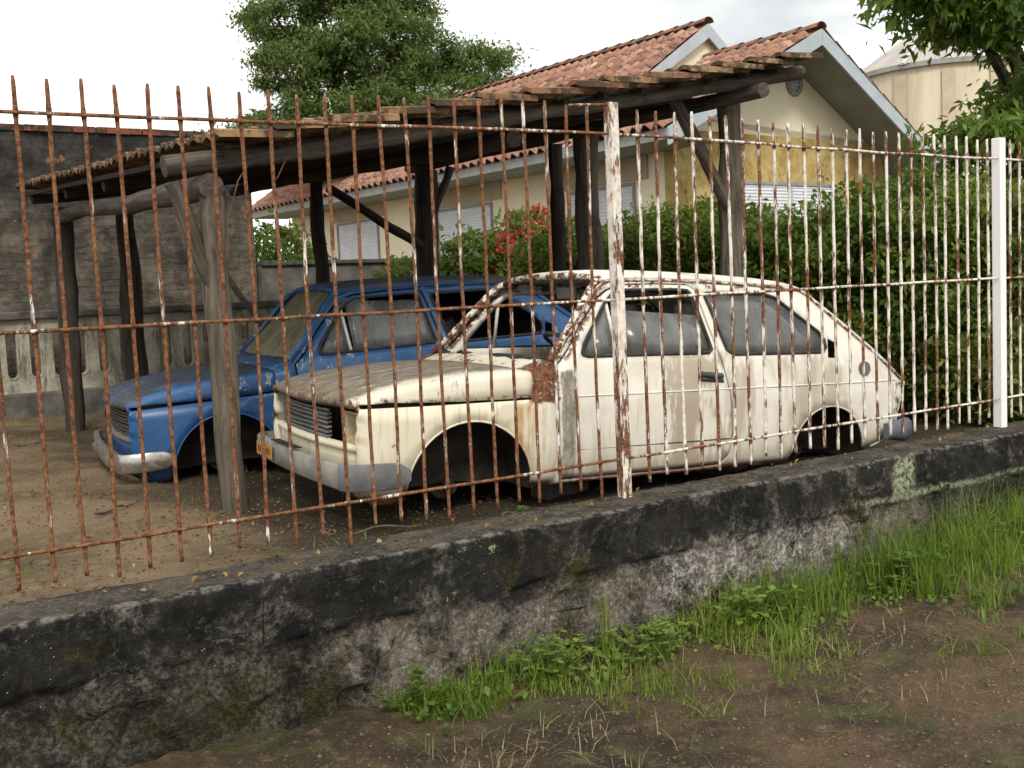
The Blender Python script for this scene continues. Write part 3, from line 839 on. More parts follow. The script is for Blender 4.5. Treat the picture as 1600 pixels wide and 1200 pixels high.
def xf(y): return 0.728-0.068*(abs(y)/HW)**2
ZED = [(-0.27, 0.843), (-0.04, 0.836), (0.15, 0.822), (0.41, 0.795), (0.56, 0.766), (0.65, 0.735), (0.74, 0.70)]
def make_hood(mat, root, name='bonnet'):
    sec = [(0.014, None), (0.012, -0.07), (0.013, -0.032), (0.020, -0.012), (0.038, -0.002), (0.12, 0.003), (0.26, 0.008), (0.42, 0.013), (0.60, 0.016), (0.775, 0.017)]
    cols = [(HW-l, dz, 1) for l, dz in sec]+[(-(HW-l), dz, 1) for l, dz in sec[:-1]][::-1]
    NX = 22
    b = B()
    for i in range(NX+3):
        for (y, dz, _) in cols:
            t = min(i/NX, 1)
            xr = -0.222+0.03*(1-(abs(y)/HW)**2)
            x = xr+(xf(y)-xr)*t
            ze = lerp_tab(ZED, x)
            z = ze+(dz if dz is not None else 0)
            LB = 0.708+.006*sm(x, .2, .66)+.006*noise.noise(Vector((x*9, math.copysign(3, y), 0)))
            if dz is None or z < LB: z = max(LB, z) if dz is not None else LB
            ins = (((x-0.25)/0.45)**2*0.045 if x > 0.25 else 0)
            yy = y-math.copysign(ins, y)*min(1, abs(y)/0.5)
            if i > NX:
                k = i-NX
                x += (0.004, -0.012)[k-1]
                z -= (0.022, 0.04)[k-1]*(1 if z > 0.70 else 0.3)
            z += 0.004*noise.noise(Vector((x*4, y*4, 1.7)))
            b.V.append((x, yy, z))
    n = len(cols)
    for i in range(NX+2):
        for j in range(n-1):
            a = i*n+j
            b.F.append((a, a+1, a+n+1, a+n))
    o = b.part(name, mat, root, True)
    solid(o, 0.012, -1)
    return o

def make_car(cfg):
    a, t = rad(cfg['yaw']), rad(cfg['pitch'])
    F = Vector((-math.cos(a)*math.cos(t), math.sin(a)*math.cos(t), math.sin(t)))
    Lv = Vector((math.sin(a), math.cos(a), 0))
    Y = -Lv
    U = F.cross(Y)
    M = Matrix((F, Y, U)).transposed().to_4x4()
    M.translation = Vector(cfg['org'])+HW*Lv
    R = thing('abandoned_car', cfg['label'], 'car', mat=M, group=cfg.get('group'))
    k = cfg['k']; body, hoodm, roofm = k+'_body', k+'_hood', k+'_roof'
    white = k == 'w'
    dgrow = grow(DOOR, 0.0095)
    for s in (1, -1):
        side_part('side_panel', OUT_SIDE, [dgrow, QWIN, VENT], 0.06, s, body, R)
        d = side_part('door', DOOR, [DWIN], 0.06, s, body, R, 0.001, 0.018)
        # door: handle, quarter-light post, keyhole
        y = lambda x, z, o=0.0: s*(HW-lat(x, z)+o)
        b = B(); b.tube([(-1.24, y(-1.24, .79, .012), .79), (-1.30, y(-1.30, .785, .030), .785), (-1.38, y(-1.38, .775, .012), .775)], [.012, .016, .012], 6)
        b.tube([(-1.25, y(-1.25, .765, .006), .765), (-1.38, y(-1.38, .755, .006), .755)], .012, 6)
        b.part('handle', 'grille_dark', d, True)
        b = B(); b.prism([(-1.235, .805), (-1.39, .79), (-1.395, .738), (-1.24, .752)], lambda p: (p[0], y(p[0], p[1], .0035), p[1]), lambda p: (p[0], y(p[0], p[1], -.004), p[1])); b.part('handle_plate', 'rubber', d)
        B().tube([(-0.745, y(-.745, .905, -.004), .905), (-0.735, y(-.735, 1.06, -.004), 1.06), (-0.728, y(-.728, 1.172, -.004), 1.172)], .011, 6).part('quarter_light_post', 'trim_white', d, True)
        # window rubber
        B().tube([(x, y(x, z, .002), z) for x, z in resample(DWIN, .05)]+[(DWIN[0][0], y(*DWIN[0], .002), DWIN[0][1])], .010, 5, False).part('window_seal', 'rubber', d, True)
        B().tube([(x, y(x, z, .002), z) for x, z in resample(QWIN, .05)]+[(QWIN[0][0], y(*QWIN[0], .002), QWIN[0][1])], .009, 5, False).part('window_seal', 'rubber', R, True)
        # glass
        gd = cfg['glass']
        def pane(nm, P, par, m):
            V2, T = skin2d(P, [], 0.15)
            o = part(nm, [(x, y(x, z, -.008), z) for x, z in V2], T, m, par, True)
            solid(o, .004)
        if (s > 0 and gd['door']) or (s < 0 and gd['far']):
            zt = gd['door_top']
            P = [(-0.535, .905), (-1.335, .905), (-1.322, min(.97, zt)), (-1.345+(zt-.92)*0.19, zt), (-0.76, zt), (-0.76, .907)] if zt < 1.2 else DWIN
            if zt < 1.2:
                pane('door_glass', [(-0.765, .905), (-1.335, .905), (-1.345+(zt-.92)*0.19, zt), (-0.765, zt+0.035)], d, 'glass')
                pane('quarter_light', [(-0.535, .907), (-0.735, .907), (-0.725, 1.155), (-0.69, 1.125)], d, 'glass')
            else:
                pane('door_glass', P, d, 'glass')
        if (s > 0 and gd['rear']) or (s < 0 and gd['far']):
            pane('rear_side_glass', QWIN, R, 'glass')
        # arch lips, drip rail, crease strip, seam
        B().tube([(x, y(x, z, .001), z) for x, z in arc(FA, FR, 180, 3, 24)], .0055, 6).part('arch_lip', body, R, True)
        B().tube([(x, y(x, z, .001), z) for x, z in arc(RA, RR, 176, 4, 20)], .005, 6).part('arch_lip', body, R, True)
        dr = [(-0.40, .93), (-0.50, 1.048), (-0.640, 1.207), (-0.695, 1.254)]+[(x, z-.004) for x, z in RAIL[::-1]]+[(-2.2, 1.13), (-2.355, 1.006), (-2.60, .823), (-2.76, .706)]
        B().tube([(x, y(x, z, .006), z) for x, z in dr], .0075, 6).part('drip_rail', 'w_drip' if white else body, R, True)
        B().tube([(x, y(x, .705, .001), .704) for x in np.linspace(-0.47, -2.7, 20)], .0045, 5).part('crease_strip', 'trim_white' if white else body, R, True)
        B().tube([(x, y(x, .433, .0005), .433) for x in np.linspace(-0.47, -1.44, 8)], .0028, 5).part('seam', 'rubber', d, True)
        # windscreen pillar front face
        B().tube([(-.335, y(-.36, .885, -.004), .885), (-.50, y(-.5, 1.05, -.012), 1.06), (-.635, y(-.635, 1.21, -.018), 1.218), (-.70, y(-.70, 1.27, -.025), 1.282), (-.745, y(-.745, 1.285, -.05), 1.302)], [.022, .020, .020, .020, .018], 8).part('windscreen_pillar', body, R, True)
        # wheel house, brake drum, lamp housings
        for c, r in ((FA, FR), (RA, RR)):
            b = B(); A = arc(c, r+.012, 185, -5, 16)
            b.grid(lambda u, v: (A[round(u*16)][0], s*(.46+(.745-.46)*v), A[round(u*16)][1]), 16, 2)
            b.add([(c[0], s*.46, c[1])]+[(x, s*.46, z) for x, z in A], [(0, i+1, i+2) for i in range(16)])
            b.part('wheel_house', 'under', R)
            zc = cfg['hub'][0] if c is FA else cfg['hub'][1]
            b = B()
            for (y0, y1, rr) in ((.30, .36, .04), (.36, .42, .085), (.42, .435, .05), (.435, .46, .025)):
                b.tube([(c[0], s*y0, zc), (c[0], s*y1, zc)], rr, 16)
            b.part('brake_drum', 'under', R)
        # tail lamp
        b = B(); b.box(-2.79, -2.755, min(s*.50, s*.66), max(s*.50, s*.66), .56, .66); bevel(b.part('tail_lamp', 'red_lens', R), .01)
        # headlamp housing
        b = B(); yc = s*.595
        def ring(h, w, x): return [(x, yc-w, .59-h), (x, yc+w, .59-h), (x, yc+w, .59+h), (x, yc-w, .59+h)]
        r0, r1, r2 = ring(.078, .105, .652), ring(.066, .092, .652), ring(.05, .07, .60)
        b.add(r0+r1+r2, [(i, (i+1) % 4, 4+(i+1) % 4, 4+i) for i in range(4)]+[(4+i, 4+(i+1) % 4, 8+(i+1) % 4, 8+i) for i in range(4)]+[(8, 9, 10, 11)])
        if s > 0 or not white:
            bevel(b.part('headlamp_housing', 'bucket' if white else 'under', R), .012)
    # fuel cap
    yk = HW-lat(-2.427, .78)
    b = B(); b.tube([(-2.427, yk-.004, .78), (-2.427, yk+.010, .78)], .043, 18); b.tube([(-2.427, yk+.010, .78), (-2.427, yk+.014, .78)], .030, 14)
    b.part('fuel_cap', 'end_cap', R)
    # bonnet, cowl, roof, hatch, tail
    make_hood(hoodm, R)
    def cowl(u, v):
        y = (u*2-1); yy = y*(HW-.03)
        x0 = -.228+.03*(1-y*y); x1 = -.355+.06*(1-y*y)
        return (x0+(x1-x0)*v, yy, .838+.02*(1-y*y)+.045*v)
    solid(B().grid(cowl, 14, 4).part('cowl', body, R, True), .01)
    def roof(u, v):
        s_ = v*2-1
        xh = -.725+.03*(1-s_*s_)
        x = xh+(-2.095-xh)*u
        zr = lerp_tab(RAIL, min(x, -.725))
        ye = HW-lat(x, zr)
        z = zr+.052*(1-abs(s_)**3.6)*(1 if 0.03 < u < 0.97 else .8)
        return (x-.01*(u > .97), s_*ye, z)
    solid(B().grid(roof, 26, 20).part('roof', roofm, R, True), .012, -1)
    def hatch3(y, q):      # q 0 top .. 1 bottom
        x = -2.09-(.695)*q; z = 1.232-.537*q
        ye = HW-lat(x, max(z, .7)) 
        bul = .03*(1-y*y)*math.sin(math.pi*min(1, q*1.02+.05))
        return (x-bul*.6, y*ye, z+bul+.035*(1-abs(y)**2.6)*(1-q))
    V2, T = skin2d([(-1, 0), (1, 0), (1, 1), (-1, 1)], [[(-.78, .08), (.78, .08), (.84, .62), (-.84, .62)]], .12)
    solid(part('hatch', [hatch3(*v) for v in V2], T, body, R, True), .012, 0)
    V2, T = skin2d([(-.78, .08), (.78, .08), (.84, .62), (-.84, .62)], [], .2)
    solid(part('rear_window', [hatch3(*v) for v in V2], T, 'glass', R, True), .004, 0)
    TP = [(-2.785, .695), (-2.772, .64), (-2.745, .56), (-2.70, .433), (-2.63, .36), (-2.5, .325)]
    def tail(u, v):
        k_ = u*(len(TP)-1); i = min(int(k_), len(TP)-2); f = k_-i
        x = TP[i][0]+(TP[i+1][0]-TP[i][0])*f; z = TP[i][1]+(TP[i+1][1]-TP[i][1])*f
        s_ = v*2-1
        return (x-.02*(1-s_*s_), s_*(HW-lat(x, z)), z)
    solid(B().grid(tail, 10, 10).part('tail_panel', body, R, True), .01)
    # nose: valance, lip under the grille, backing, grille with slats
    def val(u, v):
        s_ = v*2-1; y = s_*(HW-.05)
        return (xf(y)-.035-.07*max(0, (u-.5)*2)**2, y, .475-.24*u)
    solid(B().grid(val, 6, 16).part('front_valance', body, R, True), .01)
    def lip(u, v):
        s_ = v*2-1; y = s_*(HW-.055)
        a_ = u*math.pi
        return (xf(y)-.045+.03*math.sin(a_), y, .475+.035*(1-math.cos(a_))/2*1.2)
    B().grid(lip, 6, 16).part('grille_lip', body if white else 'b_bumper', R, True)
    b = B(); b.box(.50, .555, -.70, .70, .45, .70); b.part('radiator_bulkhead', 'under', R)
    g = B(); ylo, yhi = (-.62, .30) if white else (-.62, .62)
    gm = 'grille' if white else 'grille_dark'
    for z in (.515, .655):
        g.tube([(xf(y)-.05, y, z) for y in np.linspace(ylo, yhi, 9)], .007, 5)
    gr = g.part('grille', gm, R)
    for i in range(6):
        z = .53+i*.0225
        sg = .012*(random.random()-.5)
        b = B()
        P0 = [(xf(y)-.05+.004*noise.noise(Vector((y*3, i, 0))), y, z+.006*noise.noise(Vector((y*2.2, i*.7, 3)))-(.02*max(0, y)**1 if white else 0)+sg*y) for y in np.linspace(ylo, yhi, 9)]
        V, Fc = [], []
        for (x, y, zz) in P0:
            V += [(x+.012, y, zz-.005), (x+.012, y, zz+.005), (x-.014, y, zz+.009), (x-.014, y, zz-.001)]
        for q in range(8):
            for w in range(4):
                Fc.append((q*4+w, q*4+(w+1) % 4, q*4+4+(w+1) % 4, q*4+4+w))
        Fc += [(3, 2, 1, 0), (32, 33, 34, 35)]
        part('slat', V, Fc, gm, gr)
    # bumpers
    def bumper(path, prof, nm, m, ends=None):
        n = len(path); V, Fc = [], []
        for i, (x, y, tap) in enumerate(path):
            p0 = Vector(path[max(0, i-1)][:2]); p1 = Vector(path[min(n-1, i+1)][:2])
            d = (p1-p0).normalized(); nn = Vector((-d.y, d.x))
            if nn.dot(Vector((x+1.0 if nm == 'front' else x+1.0, y))) < 0: nn = -nn
            for (o_, z) in prof:
                V.append((x+nn.x*o_, y+nn.y*o_, cz+(z-cz)*tap))
        m_ = len(prof)
        for i in range(n-1):
            for j in range(m_):
                Fc.append((i*m_+j, i*m_+(j+1) % m_, (i+1)*m_+(j+1) % m_, (i+1)*m_+j))
        Fc += [tuple(range(m_)), tuple((n-1)*m_+j for j in range(m_))[::-1]]
        return V, Fc
    cz = .38
    prof = [(0, .328), (.028, .326), (.034, .332), (.036, .385), (.034, .434), (.028, .441), (0, .440)]
    half = [(.45, .785, .45), (.50, .79, .95), (.58, .793, 1), (.68, .788, 1), (.715, .770, 1), (.735, .72, 1), (.748, .55, 1), (.758, .35, 1), (.764, .15, 1)]
    path = half+[(x, -y, t_) for x, y, t_ in half[::-1]]
    V, Fc = bumper(path, prof, 'front', None)
    fb = autosmooth(part('front_bumper', V, Fc, k+'_bumper', R), 50)
    if white:
        for s in (1, -1):
            hp = [(x, s*y, t_) for x, y, t_ in half[:6]]
            hp[5] = (.735, s*.72, 1.0)
            V, Fc = bumper(hp, [(o_+.004, cz+(z-cz)*1.06) for o_, z in prof], 'front', None)
            autosmooth(part('end_cap', V, Fc, 'end_cap', fb), 50)
        b = B()
        for i in range(6):
            b.box(.757, .803, -.30+i*.075, -.255+i*.075, .452, .458)
        b.part('slot_cover', 'under', fb)
        b = B(); b.box(.805, .811, -.585, -.275, .352, .42); pl = b.part('number_plate', 'plate', fb)
        tk = B()
        for (q, hgt) in ((-.55, .04), (-.51, .03), (-.47, .04), (-.42, .02), (-.37, .038), (-.33, .032)):
            tk.box(.8115, .8125, q, q+.017, .386-hgt/2, .386+hgt/2)
        tk.part('characters', 'black', pl)
    else:
        b = B()
        for s in (1, -1): b.tube([(.72, s*.40, .33), (.79, s*.40, .35), (.80, s*.40, .40)], .018, 8)
        b.part('overrider', 'b_bumper', fb)
    rp = [(-2.55, .79, .7), (-2.68, .785, 1), (-2.76, .74, 1), (-2.80, .62, 1), (-2.82, .3, 1), (-2.825, 0, 1)]
    rp = rp+[(x, -y, t_) for x, y, t_ in rp[:-1][::-1]]
    cz = .41
    prof2 = [(0, .345), (.03, .345), (.05, .37), (.055, .41), (.05, .455), (.03, .475), (0, .475)]
    V, Fc = bumper(rp, prof2, 'rear', None)
    autosmooth(part('rear_bumper', V, Fc, 'blue_grey_cap' if white else 'b_bumper', R), 50)
    # floor, firewall, axles, cabin
    b = B(); b.box(-2.6, .52, -.43, .43, .262, .30)
    b.box(-1.84, -.25, .43, .715, .27, .31); b.box(-1.84, -.25, -.715, -.43, .27, .31)
    b.part('floor_pan', 'under', R)
    for s in (1, -1):
        B().box(-.20, .60, min(s*.66, s*.715), max(s*.66, s*.715), .615, .73).part('inner_wing', 'under', R)
    b = B(); b.box(-.30, -.265, -.70, .70, .30, .835); b.part('firewall', 'under', R)
    b = B(); b.tube([(FA[0], -.5, cfg['hub'][0]), (FA[0], .5, cfg['hub'][0])], .03, 8); b.tube([(RA[0], -.5, cfg['hub'][1]), (RA[0], .5, cfg['hub'][1])], .03, 8)
    b.part('axle', 'under', R)
    bevel(B().box(-.58, -.34, -.66, .66, .74, .875).part('dashboard', 'cabin', R), .03)
    for s in (1, -1):
        st = B(); st.box(-1.35, -.85, s*.33-.22, s*.33+.22, .42, .54)
        se = bevel(st.part('seat', 'cabin' if not white else 'seat', R), .05, 3)
        bk = B()
        bk.prism([(-.21, .52), (.21, .52), (.20, .98), (.12, 1.02), (-.12, 1.02), (-.20, .98)], lambda p: (-1.28-(p[1]-.52)*.35, s*.33+p[0], p[1]), lambda p: (-1.40-(p[1]-.52)*.35, s*.33+p[0], p[1]))
        bevel(bk.part('backrest', 'cabin' if not white else 'seat', se), .03, 3)
        hr = B(); hr.box(-1.52, -1.45, s*.33-.12, s*.33+.12, 1.04, 1.17)
        bevel(hr.part('headrest', 'cabin' if not white else 'seat', se), .03, 3)
    rb = B(); rb.box(-2.15, -1.75, -.55, .55, .42, .55)
    r_ = bevel(rb.part('rear_seat', 'cabin', R), .05, 3)
    rk = B(); rk.prism([(-.55, .5), (.55, .5), (.55, .92), (-.55, .92)], lambda p: (-2.1-(p[1]-.5)*.3, p[0], p[1]), lambda p: (-2.2-(p[1]-.5)*.3, p[0], p[1]))
    bevel(rk.part('backrest', 'cabin', r_), .03, 3)
    sw = B(); C = Vector((-.72, .33, .93)); ax = Vector((-.45, 0, .89)).normalized(); e1 = Vector((0, 1, 0)); e2 = ax.cross(e1)
    sw.tube([C+e1*(.18*math.cos(q))+e2*(.18*math.sin(q)) for q in np.linspace(0, 2*math.pi, 25)], .012, 6, False)
    for q in (0.3, 2.84): sw.tube([C, C+e1*(.18*math.cos(q))+e2*(.18*math.sin(q))], .012, 5)
    sw.tube([C, Vector((-.50, .33, .80))], .02, 6)
    sw.part('steering_wheel', 'rubber', R)
    # roof header and windscreen
    hd = [( -.735+.03*(1-q*q), q*.56, 1.292+.034*(1-abs(q)**3.6)) for q in np.linspace(-1, 1, 13)]
    B().tube(hd, .020, 6).part('windscreen_header', body, R, True)
    def ws(u, v):
        s_ = v*2-1
        z = .885+(1.305-.885)*u
        yb = (HW-.06)+(-.155)*u
        return (-.335-.43*u+.055*(1-s_*s_)*(1-.4*u), s_*yb, z+.03*u*(1-s_*s_))
    if gd['screen']:
        solid(B().grid(ws, 8, 12).part('windscreen', 'glass_moss', R, True), .005, 0)
        e = [ws(0.02, v) for v in np.linspace(0, 1, 13)]
        B().tube(e, .012, 6).part('windscreen_seal', 'rubber', R, True)
    else:
        # jagged remains of the screen seal along the scuttle
        rem = B()
        for v0, v1 in ((.03, .22), (.30, .43), (.62, .9)):
            rem.tube([ws(.01+.02*random.random(), v) for v in np.linspace(v0, v1, 6)], [.012, .018, .011, .02, .013, .008], 6)
        rem.part('seal_remnant', 'rubber', R, True)
        mir = B(); mir.box(-.86, -.84, -.09, .12, 1.20, 1.27)
        bevel(mir.part('rear_view_mirror', 'seat', R), .012, 2)
    return R

white_car = make_car(dict(k='w', org=(2.765, 4.404, 0.266), yaw=6.504, pitch=2.424, hub=(.27, .29),
    label='derelict cream-white hatchback without windscreen or wheels, rust patch on its front wing',
    glass=dict(door=True, rear=True, far=False, door_top=1.10, screen=False)))
blue_car = make_car(dict(k='b', org=(2.3315, 6.5217, 0.2135), yaw=7.878, pitch=-2.349, hub=(.30, .24),
    label='derelict blue hatchback under the log carport behind the white car',
    glass=dict(door=True, rear=False, far=True, door_top=1.19, screen=True)))
# ------------------------------------------------------------------ ground
def zyard(x, y):
    z = .385+.125*(1-sm(x, 1.2, 2.3))*(1-.5*sm(y, 4.5, 9))+.06*sm(y, 8.5, 11.5)
    return z
def zstreet(x, y):
    return .03*noise.noise(Vector((x*.8, y*.8, 0)))+.02*noise.noise(Vector((x*3, y*3, 1)))+.016*noise.noise(Vector((x*9, y*9, 2)))+.010*noise.noise(Vector((x*21, y*21, 2)))+.05*sm(y, 3.0, 3.5)*(.5+noise.noise(Vector((x*1.3, 0, 5))))
def grounds():
    # wide terrain sheet to the horizon
    b = B()
    b.add([(-600, 3.6, -.12), (600, 3.6, -.12), (600, 900, -.12), (-600, 900, -.12)], [(0, 1, 2, 3)])
    b.add([(-600, -300, -.14), (600, -300, -.14), (600, 3.62, -.14), (-600, 3.62, -.14)], [(0, 1, 2, 3)])
    tag(b.obj('terrain', 'mud'), kind='structure')
    def sheet(name, mat, xs, ys, fz):
        V = [(x, y, fz(x, y)) for x in xs for y in ys]
        n = len(ys)
        F = [(i*n+j, (i+1)*n+j, (i+1)*n+j+1, i*n+j+1) for i in range(len(xs)-1) for j in range(n-1)]
        return tag(link(name, mesh_data(name, V, F, (MAT[mat],), True)), kind='structure')
    xs = np.concatenate([np.arange(-14, -1, .7), np.arange(-1, .4, .1), np.arange(.4, 7, .02), np.arange(7, 8, .1), np.arange(8, 30, .7)])
    ys = np.concatenate([np.arange(-8, 1.2, .5), np.arange(1.2, 3.66, .02)])
    sheet('street_ground', 'mud', xs, ys, zstreet)
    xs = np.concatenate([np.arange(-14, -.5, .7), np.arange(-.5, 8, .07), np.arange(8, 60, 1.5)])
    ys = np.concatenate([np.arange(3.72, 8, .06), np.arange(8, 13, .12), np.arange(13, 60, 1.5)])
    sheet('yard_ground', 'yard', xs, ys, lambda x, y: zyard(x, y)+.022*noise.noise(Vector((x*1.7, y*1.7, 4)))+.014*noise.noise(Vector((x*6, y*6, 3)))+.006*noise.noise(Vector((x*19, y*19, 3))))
grounds()

# ------------------------------------------------------------------ low boundary wall
def boundary_wall():
    R = thing('boundary_wall', 'low mildewed concrete wall carrying the iron fence along the street', 'wall', (3.0, 3.65, 0))
    xs = np.concatenate([np.arange(-4, 0, .25), np.arange(0, 7.2, .018), np.arange(7.2, 16, .25)])
    def nz(x, z, s, q=0): return noise.noise(Vector((x*s, z*s, q)))
    def fr(x, z):
        band = .335+.018*nz(x, 0, 2.2, 9)+.012*nz(x, 0, 9, 4)
        y = 3.5
        up = sm(z, band-.004, band+.012)
        y += .004*(1-up)
        y += .006*nz(x, z, 2.5)+.007*nz(x, z, 11, 1)+.006*nz(x, z, 28, 2)
        ex = nz(x, z, 3.1, 7)+.5*nz(x, z, 8, 8)
        if z < band: y += .022*sm(ex, .05, .13)                       # plaster flaked off
        gap = 1-sm(abs(x-1.58), .0, .10)                                 # broken foot
        if z < .12: y += .10*gap*sm(.12-z, 0, .06)
        return y
    top = lambda x, t: .563+.008*nz(x, t*3, 1.3, 5)+.006*nz(x, t*3, 8, 6)+.005*nz(x, t*2, 30, 6)
    zs = np.concatenate([np.arange(-.15, .06, .05), np.arange(.06, .535, .014)])
    def strip(rows, name, mat):
        n = len(xs); V = []
        for r in rows:
            V += r
        F = [(j*n+i, j*n+i+1, (j+1)*n+i+1, (j+1)*n+i) for j in range(len(rows)-1) for i in range(n-1)]
        return part(name, V, F, mat, R, True, True)
    rows = [[(x, fr(x, z), z) for x in xs] for z in zs]
    edge = []
    for k, (dy, dz) in enumerate(((.001, .014), (.008, .024), (.020, .029))):
        edge.append([(x, fr(x, .53)+dy+.004*nz(x, k, 14, 3), .534+dz+(top(x, 0)-.563)) for x in xs])
    strip(rows+edge, 'front_face', 'wall_front')
    trow = [edge[-1]]
    for t in np.linspace(.12, 1, 12):
        trow.append([(x, 3.52+(3.79-3.52)*t+.006*nz(x, 1, 5, 2)*(t > .95), top(x, t)-.018*sm(t, .9, 1)) for x in xs])
    trow.append([(x, 3.795, .46) for x in xs]); trow.append([(x, 3.795, -.1) for x in xs])
    strip(trow, 'top_face', 'wall_top')
boundary_wall()

# ------------------------------------------------------------------ iron fence
def fence():
    R = thing('iron_fence', 'tall rusty white-painted iron bar fence standing on the low wall', 'fence', (3.02, 3.71, .563))
    FY = 3.71
    def lean(x): return 0
    posts = [(3.025, .047, 'iron_post', 2.278), (5.872, .056, 'iron_clean', 2.235)]
    for x, w, m, zt in posts:
        b = B(); b.box(x-w/2, x+w/2, FY-w/2, FY+w/2, .555, zt)
        bevel(b.part('post', m, R, False, True), .004, 2)
    bars = [.33, .437, .542, .648, .747, .85, .953, 1.06, 1.162, 1.267, 1.371, 1.478, 1.586, 1.695, 1.802, 1.91, 2.021, 2.126, 2.241, 2.353, 2.462, 2.565, 2.676, 2.785, 2.896]
    bars += [3.172, 3.278, 3.392, 3.496, 3.607, 3.709, 3.817, 3.919, 4.023, 4.126, 4.234, 4.341, 4.446, 4.552, 4.656, 4.763, 4.866, 4.971, 5.073, 5.171, 5.272, 5.368, 5.472, 5.567, 5.669, 5.76]
    bars += [5.986, 6.08, 6.18, 6.28, 6.38, 6.48, 6.58, 6.68, 6.78]
    for x in bars:
        zt = 2.225+.04*math.exp(-((x-3.0)/1.2)**2)+random.uniform(-.008, .008)
        zb = .612+random.uniform(-.012, .02)
        if x in (1.695, 2.896): zb = .562
        r = .0070 if x < 3.1 else .0078
        pts = []; rs = []
        n = 70
        ph = random.random()*20; bx = random.uniform(-.009, .009)
        for i in range(n+1):
            z = zb+(zt-zb)*i/n
            pts.append((x+.0022*noise.noise(Vector((z*7, ph, 0)))+bx*math.sin(math.pi*i/n), FY+.002*noise.noise(Vector((z*7, ph, 5))), z))
            rs.append(r*(1+.16*noise.noise(Vector((z*22, ph, 9)))+.45*sum(math.exp(-((z-q)/.014)**2) for q in (2.125, 1.434, .733))))
        rs[-1] *= .7
        B().tube(pts, rs, 7).part('bar', 'iron', R, True, True)
    spans = [(.20, 2.995), (3.055, 5.836), (5.908, 6.9)]
    for (x0, x1) in spans:
        for zr, dr in ((2.115, .02), (1.434, .0), (.733, .0)):
            n = int((x1-x0)/.05)
            pts, rs = [], []
            for i in range(n+1):
                x = x0+(x1-x0)*i/n
                zz = zr+.0035*noise.noise(Vector((x*3, zr, 1)))
                if zr > 2: zz += .028*math.exp(-((x-3.0)/1.4)**2)
                pts.append((x, FY-.013, zz)); rs.append(.0066*(1+.16*noise.noise(Vector((x*26, zr, 2)))))
            B().tube(pts, rs, 7).part('rail', 'iron_rail', R, True, True)
    B().tube([(2.80, FY-.004, 2.255), (2.90, FY-.004, 2.262), (2.995, FY-.004, 2.268)], .006, 6).part('tie_rod', 'iron', R, True, True)
fence()

# ------------------------------------------------------------------ log carport
def log(p0, p1, r0, r1, n=10, seg=14, bend=.03, knot=.25, seed=0):
    p0, p1 = Vector(p0), Vector(p1)
    d = (p1-p0); o1 = d.orthogonal().normalized(); o2 = d.normalized().cross(o1)
    pts, rs = [], []
    for i in range(seg+1):
        t = i/seg
        pts.append(p0+d*t+o1*bend*noise.noise(Vector((t*2.2, seed, 0)))+o2*bend*noise.noise(Vector((t*2.2, seed, 7))))
        rs.append((r0+(r1-r0)*t)*(1+.10*noise.noise(Vector((t*6, seed, 3)))))
    return B().tube(pts, rs, n, True, knot)

def log_part(name, p0, p1, r0, r1, mat, R, **k):
    """local z along the log so that the grain of the material runs lengthwise"""
    p0, p1 = Vector(p0), Vector(p1)
    d = p1-p0
    b = log((0, 0, 0), (0, 0, d.length), r0, r1, **k)
    o = link(name, mesh_data(name, b.V, b.F, (MAT[mat],), True), R)
    o.data.set_sharp_from_angle(angle=rad(50))
    q = d.to_track_quat('Z', 'Y')
    M = Matrix.Translation(p0) @ q.to_matrix().to_4x4()
    ML = WM[R.name].inverted() @ M
    o.location = ML.translation; o.rotation_euler = ML.to_euler()
    return o

